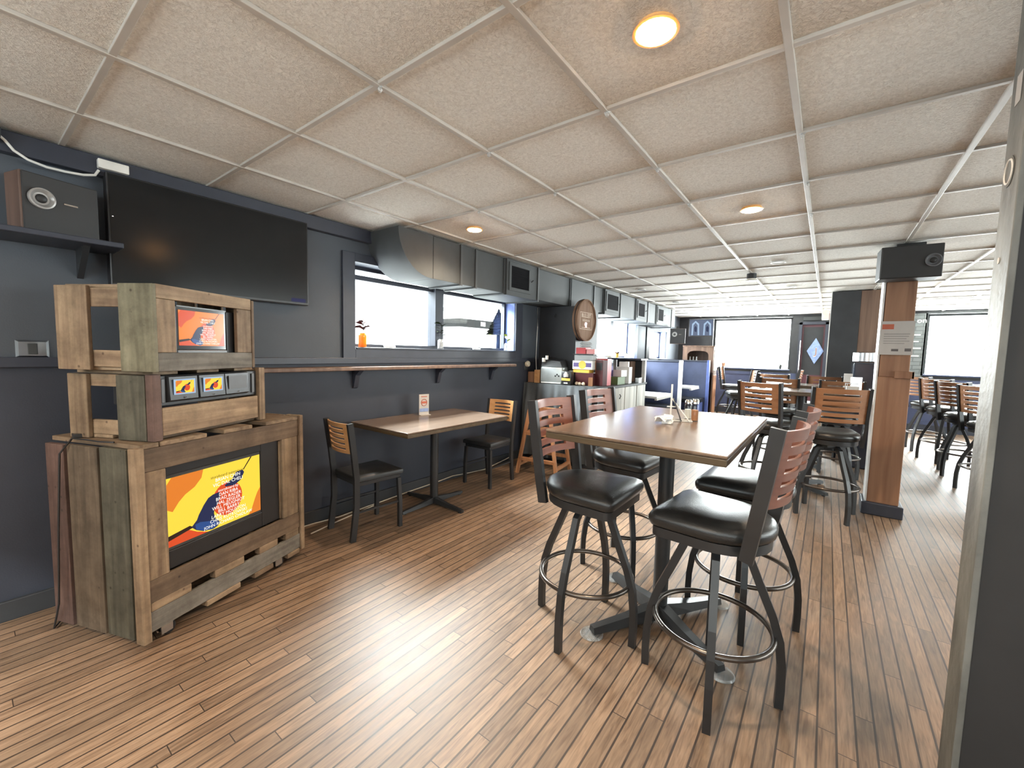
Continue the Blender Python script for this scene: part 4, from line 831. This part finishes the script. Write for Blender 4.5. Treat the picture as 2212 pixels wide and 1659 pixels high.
BW = wood('barrel_wood', (.15, .085, .055), (.24, .15, .10), 'z', .85, .5, .05, .15); BW.node_tree.nodes['Principled BSDF'].inputs['Specular IOR Level'].default_value = .15
b = MB(); b.lathe([(.225, 0), (.262, .004), (.268, .075), (.255, .08), (.248, .066), (.243, .066), (.243, .028)], seg=48, m=my); b.done('stave_rim', BW, t, True)
b = MB()
for k in range(6):
    a, c = -.245+k*.0817+.001, -.245+(k+1)*.0817-.001; mz = lambda y: math.sqrt(max(.0004, .245**2-y*y))
    b.loft([[(x, a, -mz(a)), (x, c, -mz(c)), (x, c, mz(c)), (x, a, mz(a))] for x in (.03, .062)])
b.done('head_boards', BW, t)
b = MB(); b.ring((0, 0, 0), .267, .006, 48, 6); bmesh.ops.transform(b.b, matrix=Matrix.Translation((.04, 0, 0)) @ my, verts=b.b.verts); b.done('hoop', 'black', t, True)
MT['print_pale'] = mat('print_pale', (.55, .43, .33), .7)
b = MB()
for y0, y1, z0, z1 in ((-.165, .165, .095, .10), (-.165, .165, -.115, -.11), (-.165, -.16, -.11, .095), (.16, .165, -.11, .095), (-.12, .12, -.095, -.09)): b.box(.0625, .0632, y0, y1, z0, z1)
b.text('BULLEIT', .072, face_m(.063, 0, .035, R(90))); b.text('BOURBON', .04, face_m(.063, 0, -.015, R(90))); b.mi = 1
b.prism([(.0, -.045), (.02, -.02), (.045, -.03), (.03, 0), (.04, .03), (.01, .02), (-.02, .035), (-.035, .01), (-.03, -.03)], .0, .0006, m=Matrix.Translation((.0625, 0, -.055)) @ my)
b.done('print', ['print_pale', 'pink'], t)
t = thing('plug_adapter', 'round pale plug in the wall socket left of the counter', 'plug', (XW, 4.44, 1.19))
b = MB(); b.box(.001, .010, -.04, .04, -.06, .06, .003); b.done('socket_plate', 'duct', t)
b = MB(); b.lathe([(0, .0105), (.035, .0105), (.04, .03), (.032, .05), (0, .052)], c=(0, 0, 0), seg=18, m=Matrix.Translation((0, 0, .02)) @ my); b.done('plug', 'cream', t, True)
b = MB(); b.tube([(-3.112, 4.665, 1.95), (-3.112, 4.68, 1.7), (-3.108, 4.66, 1.45), (-3.105, 4.65, 1.3), (-3.10, 4.66, 1.12), (-3.09, 4.66, .985)], .005); tag(b.done('hanging_cable', 'white_pl', None, True), 'white cable hanging in the corner beside the chimney', 'cable')
b = MB(); b.tube([(-2.87, 4.738, 1.86), (-2.87, 4.72, 1.86), (-2.87, 4.71, 1.84), (-2.87, 4.72, 1.82)], .005); tag(b.done('wall_hook', 'black'), 'small black hook on the chimney face', 'hook')
def carton(name, label, m, x, y, z, w, d, h, rz=0., cat='box', extra=None):
    t = thing(name, label, cat, (x, y, z), R(rz)); b = MB(); b.box(-w/2, w/2, -d/2, d/2, 0, h, .002); b.done('body', m, t)
    for nm, mm, bx in (extra or ()): c = MB(); c.box(*bx); c.done(nm, mm, t)
    return t
carton('wooden_caddy', 'small reddish wooden caddy at the left end of the counter', 'column', -3.055, 4.52, ZC+.004, .09, .10, .135)
carton('wooden_caddy', 'small tan wooden caddy between red caddy and ice maker', 'panel_tan', -2.957, 4.49, ZC+.004, .075, .075, .165, 12)
t = thing('ice_maker', 'silver countertop ice maker with dark lid', 'ice maker', (-2.765, 4.580, ZC+.004), R(10))
b = MB(); b.box(-.145, .145, -.125, .125, 0, .21, .018); b.done('body', 'silver', t, True)
b = MB(); b.loft([[(-.14, -.12, .2105), (.14, -.12, .2105), (.14, .12, .2105), (-.14, .12, .2105)], [(-.13, -.09, .30), (.10, -.09, .28), (.10, .11, .30), (-.13, .11, .33)]]); b.done('lid', 'plastic', t)
b = MB(); b.box(-.13, .13, -.132, -.1255, .008, .02); b.done('base_lip', 'white_pl', t)
b = MB(); b.lathe([(0, 0), (.022, 0), (.022, .05), (0, .05)], seg=14, m=Matrix.Translation((-.11, -.11, .27))); b.lathe([(0, 0), (.018, 0), (.018, .05), (0, .05)], seg=14, m=Matrix.Translation((-.07, -.105, .30))); b.done('white_caps', 'white_pl', t, True)
b = MB()
for k in range(3): b.lathe([(0, 0), (.012, 0), (0, .002)], seg=8, m=Matrix.Translation((.08+.022*(k-1), -.1255, .10+.018*(k % 2))) @ Matrix.Rotation(R(90), 4, 'X'))
b.done('emblem', 'plastic', t)
t = thing('drinking_glass', 'brown tinted glass beside the ice maker', 'glass', (-2.57, 4.66, ZC+.004)); b = MB(); b.lathe([(.028, 0), (.03, .17), (.028, .17), (.028, .004), (0, .004)], seg=16); b.done('tumbler', 'clear', t, True)
t = thing('soap_dispenser', 'dark green dispenser with yellow label on the counter', 'dispenser', (-2.515, 4.47, ZC+.004), R(5))
b = MB(); b.box(-.065, .065, -.045, .045, 0, .165, .01); b.done('body', 'plastic', t, True); b = MB(); b.box(-.055, .055, -.0525, -.0505, .055, .085); b.done('yellow_label', 'yellow', t)
b = MB(); b.lathe([(0, 0), (.028, 0), (.03, .03), (.018, .045), (.012, .06), (0, .06)], seg=14, m=Matrix.Translation((0, -.045, .10))); b.done('white_cap', 'white', t, True)
b = MB(); b.box(-.025, .025, -.0525, -.0505, .02, .032); b.done('white_label', 'white', t)
for k, (x, y) in enumerate(((-2.42, 4.53), (-2.375, 4.515), (-2.33, 4.53))):
    b = MB(); b.lathe([(.022*math.sin(math.pi*i/8), .022-.022*math.cos(math.pi*i/8)) for i in range(9)], seg=14); o = b.done('white_ball', 'cream', None, True, loc=(x, y, ZC+.004)); tag(o, 'one of three small round cream balls on the counter by the dispenser', 'ball', 'small balls on the counter')
carton('dark_red_box', 'dark red box under the white logo box on the counter', 'dark_red', -2.37, 4.69, ZC+.004, .24, .14, .15)
carton('yellow_carton', 'flat yellow carton under the white logo box', 'yellow', -2.415, 4.685, ZC+.155, .22, .13, .04)
t = carton('logo_box', 'white box with round yellow logo stacked on the counter', 'white', -2.395, 4.685, ZC+.196, .27, .15, .105)
for nm, mm, bx in (('purple_print', 'purple', (-.12, .12, -.0765, -.0755, .03, .08)),): c = MB(); c.box(*bx); c.done(nm, mm, t)
c = MB(); c.lathe([(0, 0), (.05, 0), (0, .001)], seg=24, m=Matrix.Translation((0, -.0768, .055)) @ Matrix.Rotation(R(90), 4, 'X')); c.done('round_logo', 'yellow', t)
t = thing('cake_tray', 'clear tray with black rim on top of the white logo box', 'tray', (-2.39, 4.69, ZC+.302)); b = MB(); b.box(-.125, .125, -.075, .075, 0, .07, .01); b.done('dome', 'clear', t); b = MB(); b.box(-.14, .14, -.085, .085, .0705, .082, .004); b.done('rim', 'plastic', t)
carton('red_tin', 'bright red carton on top of the clear tray', 'red', -2.43, 4.69, ZC+.386, .13, .13, .075)
carton('pink_carton', 'pink carton beside the bright red carton on the tray', 'pink', -2.305, 4.70, ZC+.386, .11, .13, .06)
t = thing('lid_stack', 'stack of clear takeaway lids above the red carton', 'lids', (-2.40, 4.70, ZC+.463))
for k in range(3): b = MB(); b.lathe([(.07, 0), (.075, .008), (.05, .02), (0, .022)], c=(0, 0, .0225*k), seg=18); b.done('lid', 'clear', t, True)
t = carton('upright_snack_box', 'tall upright box with orange side and dark red front on the counter', 'dark_red', -2.19, 4.72, ZC+.004, .11, .09, .31, -12)
c = MB(); c.box(-.0575, -.0555, -.044, .044, .004, .306); c.done('orange_side', 'orange', t); c = MB(); c.box(-.0585, -.0577, -.02, .02, .05, .25); c.done('white_print', 'white', t); c = MB(); c.box(-.045, .045, -.0465, -.0455, .19, .28); c.done('dark_picture', 'wall_dark', t)
carton('red_tissue_box', 'red topped box behind the tall snack box', 'red', -2.23, 4.86, ZC+.001, .16, .12, .33, 0)
carton('snack_packet', 'small tan packet left of the tall snack box', 'orange_wood', -2.25, 4.56, ZC+.004, .05, .05, .10, 20)
carton('green_crate', 'green carton at the back right of the counter', 'green', -2.22, 5.18, ZC+.001, .20, .24, .10, 0)
carton('blue_box', 'purple blue box behind the tall snack box', 'purple', -2.30, 5.12, ZC+.102, .13, .12, .13, 5)
carton('white_carton', 'white carton standing on the green carton, nearest the aisle', 'white', -2.16, 5.22, ZC+.102, .12, .14, .085, -8)
carton('white_carton', 'white carton at the back of the counter before the hutch', 'white', -2.20, 5.45, ZC+.001, .18, .14, .22, 6)
carton('takeaway_box', 'white takeaway box topmost in the stack before the hutch', 'white', -2.20, 5.45, ZC+.222, .12, .12, .07, 15)
carton('steel_napkin_dispenser', 'steel napkin box near the aisle edge of the counter', 'steel', -2.085, 5.7, ZC+.001, .05, .12, .07, 0)
t = thing('counter_hutch', 'white post open shelf with black back at the far end of the counter', 'shelf', (0, 0, ZC+.001))
b = MB(); b.box(-2.12, -2.07, 5.90, 5.95, 0, .31, .003); b.done('post', 'white', t); b = MB(); b.box(-2.555, -2.51, 5.90, 5.95, 0, .31, .003); b.done('post', 'white', t); b = MB(); b.box(-2.56, -2.06, 5.70, 5.97, .3105, .335, .004); b.done('top_board', 'trim_navy', t)
b = MB(); b.box(-2.505, -2.125, 5.93, 5.945, 0, .31); b.done('back_panel', 'wall_dark', t); b = MB(); b.box(-2.30, -2.22, 5.74, 5.92, 0, .295, .003); b.done('wood_divider', 'brown', t)

# ------------------------------------------------------------------ blue booths
for y, xe, lab in ((8.0, -2.12, 'blue booth partition with white end post behind the counter'), (9.75, -2.02, 'blue booth partition nearest the far window')):
    t = thing('booth_partition', lab, 'partition', (0, y, 0), 0, 'booth partitions')
    b = MB(); b.box(XW+.002, xe-.052, -.035, .035, 0, 1.24, .003); b.done('panel', 'blue', t)
    b = MB(); b.box(xe-.05, xe, -.05, .05, 0, 1.27, .003); b.done('end_post', 'white' if y < 9 else 'reveal', t)
    b = MB(); b.box(XW+.002, xe-.052, -.06, .06, 1.2405, 1.265, .003); b.done('cap', 'trim_navy', t)
t = thing('booth_ledge', 'long navy ledge along the wall between counter and first partition', 'ledge', (0, 0, 0)); b = MB(); b.box(XW+.002, -2.95, 5.98, 7.93, 1.20, 1.235, .004); b.done('board', 'trim_navy', t); b = MB(); b.box(XW+.002, -3.06, 5.98, 7.93, 0, 1.1995); b.done('wainscot', 'blue', t)
for y0, y1, xe, lab in ((6.2, 6.95, -1.98, 'white booth table nearest the counter'), (8.55, 9.15, -2.08, 'white booth table between the two blue partitions')):
    t = thing('booth_table', lab, 'table', (0, 0, 0), 0, 'white booth tables')
    b = MB(); b.box(-3.055, xe, y0, y1, .715, .75, .006); b.done('tabletop', 'white', t); b = MB(); b.box(xe-.03, xe+.006, y0-.006, y1+.006, .690, .7145, .002); b.done('edge_strip', 'paper', t)
    b = MB(); b.tube([(-2.5, (y0+y1)/2, 0), (-2.5, (y0+y1)/2, .7145)], .03, 12); b.lathe([(.2, 0), (.2, .012), (.04, .03), (0, .03)], c=(-2.5, (y0+y1)/2, 0)); b.done('pedestal', 'black', t)
for y0, y1, xe, lab in ((7.48, 7.94, -2.2, 'dark booth bench in front of the first blue partition'), (9.25, 9.70, -2.1, 'dark booth bench in front of the farther blue partition')):
    t = thing('booth_bench', lab, 'bench', (0, 0, 0), 0, 'booth benches')
    b = MB(); b.box(-3.05, xe-.02, y0, y1, 0, .37, .003); b.done('box', 'blue', t); b = MB(); b.box(-3.05, xe, y0-.02, y1, .3705, .46, .02); b.done('cushion', 'vinyl', t, True)
    b = MB(); b.box(xe-.019, xe-.012, y0, y1, .0, .369); b.done('end_panel', 'reveal', t)
t = thing('wooden_hutch', 'brown wooden hutch with arched opening behind the farther booth', 'cabinet', (0, 0, 0))
b = MB(); b.box(-2.62, -2.52, 9.86, 9.9, 1.0, 1.56); b.box(-2.08, -1.98, 9.86, 9.9, 1.0, 1.56); b.prism([(-2.52, 1.56), (-2.52, 1.40), (-2.47, 1.45), (-2.40, 1.47), (-2.20, 1.47), (-2.13, 1.45), (-2.08, 1.40), (-2.08, 1.56)], -9.9, -9.86, m=Matrix.Rotation(R(90), 4, 'X')); b.done('arched_front', 'brown', t)
b = MB(); b.box(-2.62, -1.96, 9.84, 10.25, 1.5605, 1.585, .003); b.box(-2.0, -1.98, 9.9005, 10.25, 0, 1.56); b.box(-2.62, -2.6, 9.9005, 10.25, 0, 1.56); b.box(-2.6, -2.0, 10.23, 10.25, 0, 1.56); b.box(-2.6, -2.0, 9.9005, 10.23, 1.08, 1.10); b.done('cabinet_shell', 'brown', t)
b = MB(); b.box(-1.979, -1.965, 9.9, 10.2, 0, .95, .002); b.done('pale_side_board', 'orange_wood', t); b = MB(); b.box(-1.979, -1.965, 9.9, 10.2, 1.05, 1.5, .002); b.done('white_side_sheet', 'white', t)
for k, x in enumerate((-2.49, -2.42, -2.35)):
    b = MB(); b.lathe([(.025, 0), (.027, .005), (.027, .14), (.012, .19), (.012, .24), (0, .24)], seg=14); tag(b.done('bottle', 'white', None, True, loc=(x, 9.98, 1.101)), ('pale bottle in the wooden hutch, leftmost of three', 'pale bottle in the wooden hutch, middle of three', 'pale bottle in the wooden hutch, rightmost of three')[k], 'bottle', 'bottles in the wooden hutch')
t = thing('wall_television', 'small tilted television with pale picture left of the far window', 'television', (-2.39, 10.42, 1.81), R(6))
mt = Matrix.Rotation(R(9), 4, 'X')
b = MB(); b.box(-.26, .26, 0, .04, 0, .40, .004, m=mt); b.done('cabinet', 'plastic', t)
b = MB(); b.box(-.245, .245, -.003, -.0005, .02, .385, m=mt); b.mi = 1
for cx_ in (-.12, .13):
    b.mi = 1; b.prism([(cx_-.085, .03), (cx_-.05, .03), (cx_-.045, .26), (cx_, .32), (cx_+.045, .26), (cx_+.05, .03), (cx_+.085, .03), (cx_+.075, .29), (cx_, .36), (cx_-.075, .29)], .0032, .0036, m=mt @ Matrix.Rotation(R(90), 4, 'X'))
    b.mi = 2; b.prism([(cx_-.02, .12), (cx_+.025, .10), (cx_+.03, .2), (cx_, .25), (cx_-.025, .2)], .0037, .0041, m=mt @ Matrix.Rotation(R(90), 4, 'X'))
b.done('screen', ['e_steel', 'e_pale', 'e_blue'], t); b = MB(); b.bar([(0, .05, .2), (-.3, .55, .25)], .04, .04); b.done('wall_arm', 'black', t)
sp_ = speaker('booth_speaker', 'black speaker with brown side mounted high above the booths', (-2.50, 8.95, 1.60), R(20), .30, .22, .31, (-.06, .19), .05)
b = MB(); b.bar([(0, .11, .311), (0, .11, .357)], .06, .06); b.done('duct_bracket', 'black', sp_)

# ------------------------------------------------------------------ sill plants, chalk writing
def pot_plant(name, label, x, y, z, pr_, ph, pm, lm, n, L, seed):
    t = thing(name, label, 'plant', (x, y, z)); b = MB(); b.lathe([(pr_*.7, 0), (pr_, ph), (pr_*.9, ph), (pr_*.85, ph*.85), (0, ph*.85)], seg=16); b.done('pot', pm, t, True)
    rnd = random.Random(seed); b = MB()
    for k in range(n): a = k*2.4; leaf(b, (0, 0, ph*.9), (math.cos(a), math.sin(a), .8+rnd.random()), L*(.7+.5*rnd.random()), L*.25, .5)
    b.done('foliage', lm, t, True)
pot_plant('potted_plant', 'terracotta pot plant at left of the far window sill', -2.03, YF+.0, 1.1015, .05, .10, 'terracotta', 'leaf', 6, .06, 3)
pot_plant('potted_plant', 'small yellow green plant in the middle of the far window sill', -1.42, YF+.0, 1.1015, .03, .05, 'white', 'leaf_yellow', 8, .07, 4)
pot_plant('potted_plant', 'dark curly plant at right of the far window sill', -.86, YF+.0, 1.1015, .03, .08, 'duct', 'leaf', 6, .09, 5)
pot_plant('potted_plant', 'red flowering plant on the booth window sill', XW-.06, 7.5, 1.2925, .04, .08, 'yellow', 'leaf_red', 9, .09, 6)
pot_plant('potted_plant', 'white potted plant at right of the booth window sill', XW-.06, 7.95, 1.2925, .04, .08, 'white', 'leaf', 7, .08, 7)
b = MB(); b.text('on', .14, face_m(1.40, YF-.032, 2.10, 0)); b.text('?', .16, face_m(1.285, YF-.032, 1.98, 0))
for k, (x0, x1, z) in enumerate(((1.22, 1.40, 1.86), (1.25, 1.38, 1.73), (1.22, 1.42, 1.60), (1.21, 1.40, 1.45))): b.box(x0, x1, YF-.0315, YF-.031, z, z+.02)
tag(b.done('chalk_writing', 'white'), 'white chalk writing on the grey brick beside the right window', 'writing')

# ------------------------------------------------------------------ outside the left window
b = MB(); b.box(-40, -3.6, -12, 40, -.4, -.3); struct(b.done('ground', 'ground'))
t = thing('shop_building', 'white building with dark roof band seen through the left window', 'building', (-12.6, 13.55, -.3))
b = MB(); b.box(-1.2, .5, -1.1, 1.0, 0, 2.62); b.done('wall', 'white', t); b = MB(); b.box(-1.25, .58, -1.15, 1.05, 2.621, 2.95, .01); b.done('roof_band', 'bldg', t); b = MB(); b.box(.585, .6, .1, .4, 2.70, 2.88); b.done('sign', 'paper', t)
t = thing('shop_building', 'pale building with grey striped roof edge behind the dark roof band', 'building', (-16.5, 17.6, -.3))
b = MB(); b.box(-1, 1, -.9, .5, 0, 3.85); b.done('wall', 'white', t); b = MB(); b.box(-1.05, 1.05, -.95, .55, 3.851, 4.02); b.done('roof_edge', 'roof', t)
t = thing('conifer_tree', 'dark cone shaped conifer seen through the left window', 'tree', (-11.0, 13.62, -.3))
b = MB(); b.lathe([(.10, 0), (.08, 2.2), (.07, 2.32)], seg=10); b.done('trunk', 'conifer', t)
rnd = random.Random(9); b = MB()
prof = []
for k in range(9): z = 2.33+k*.115; r = .56*(1-k/9.0); prof += [(r, z), (r*.72, z+.10)]
b.lathe([(0, 2.33)]+prof+[(0, 3.40)], seg=22)
for v in b.b.verts: v.co.x *= 1+rnd.uniform(-.12, .12); v.co.y *= 1+rnd.uniform(-.12, .12)
b.done('foliage', 'conifer', t)
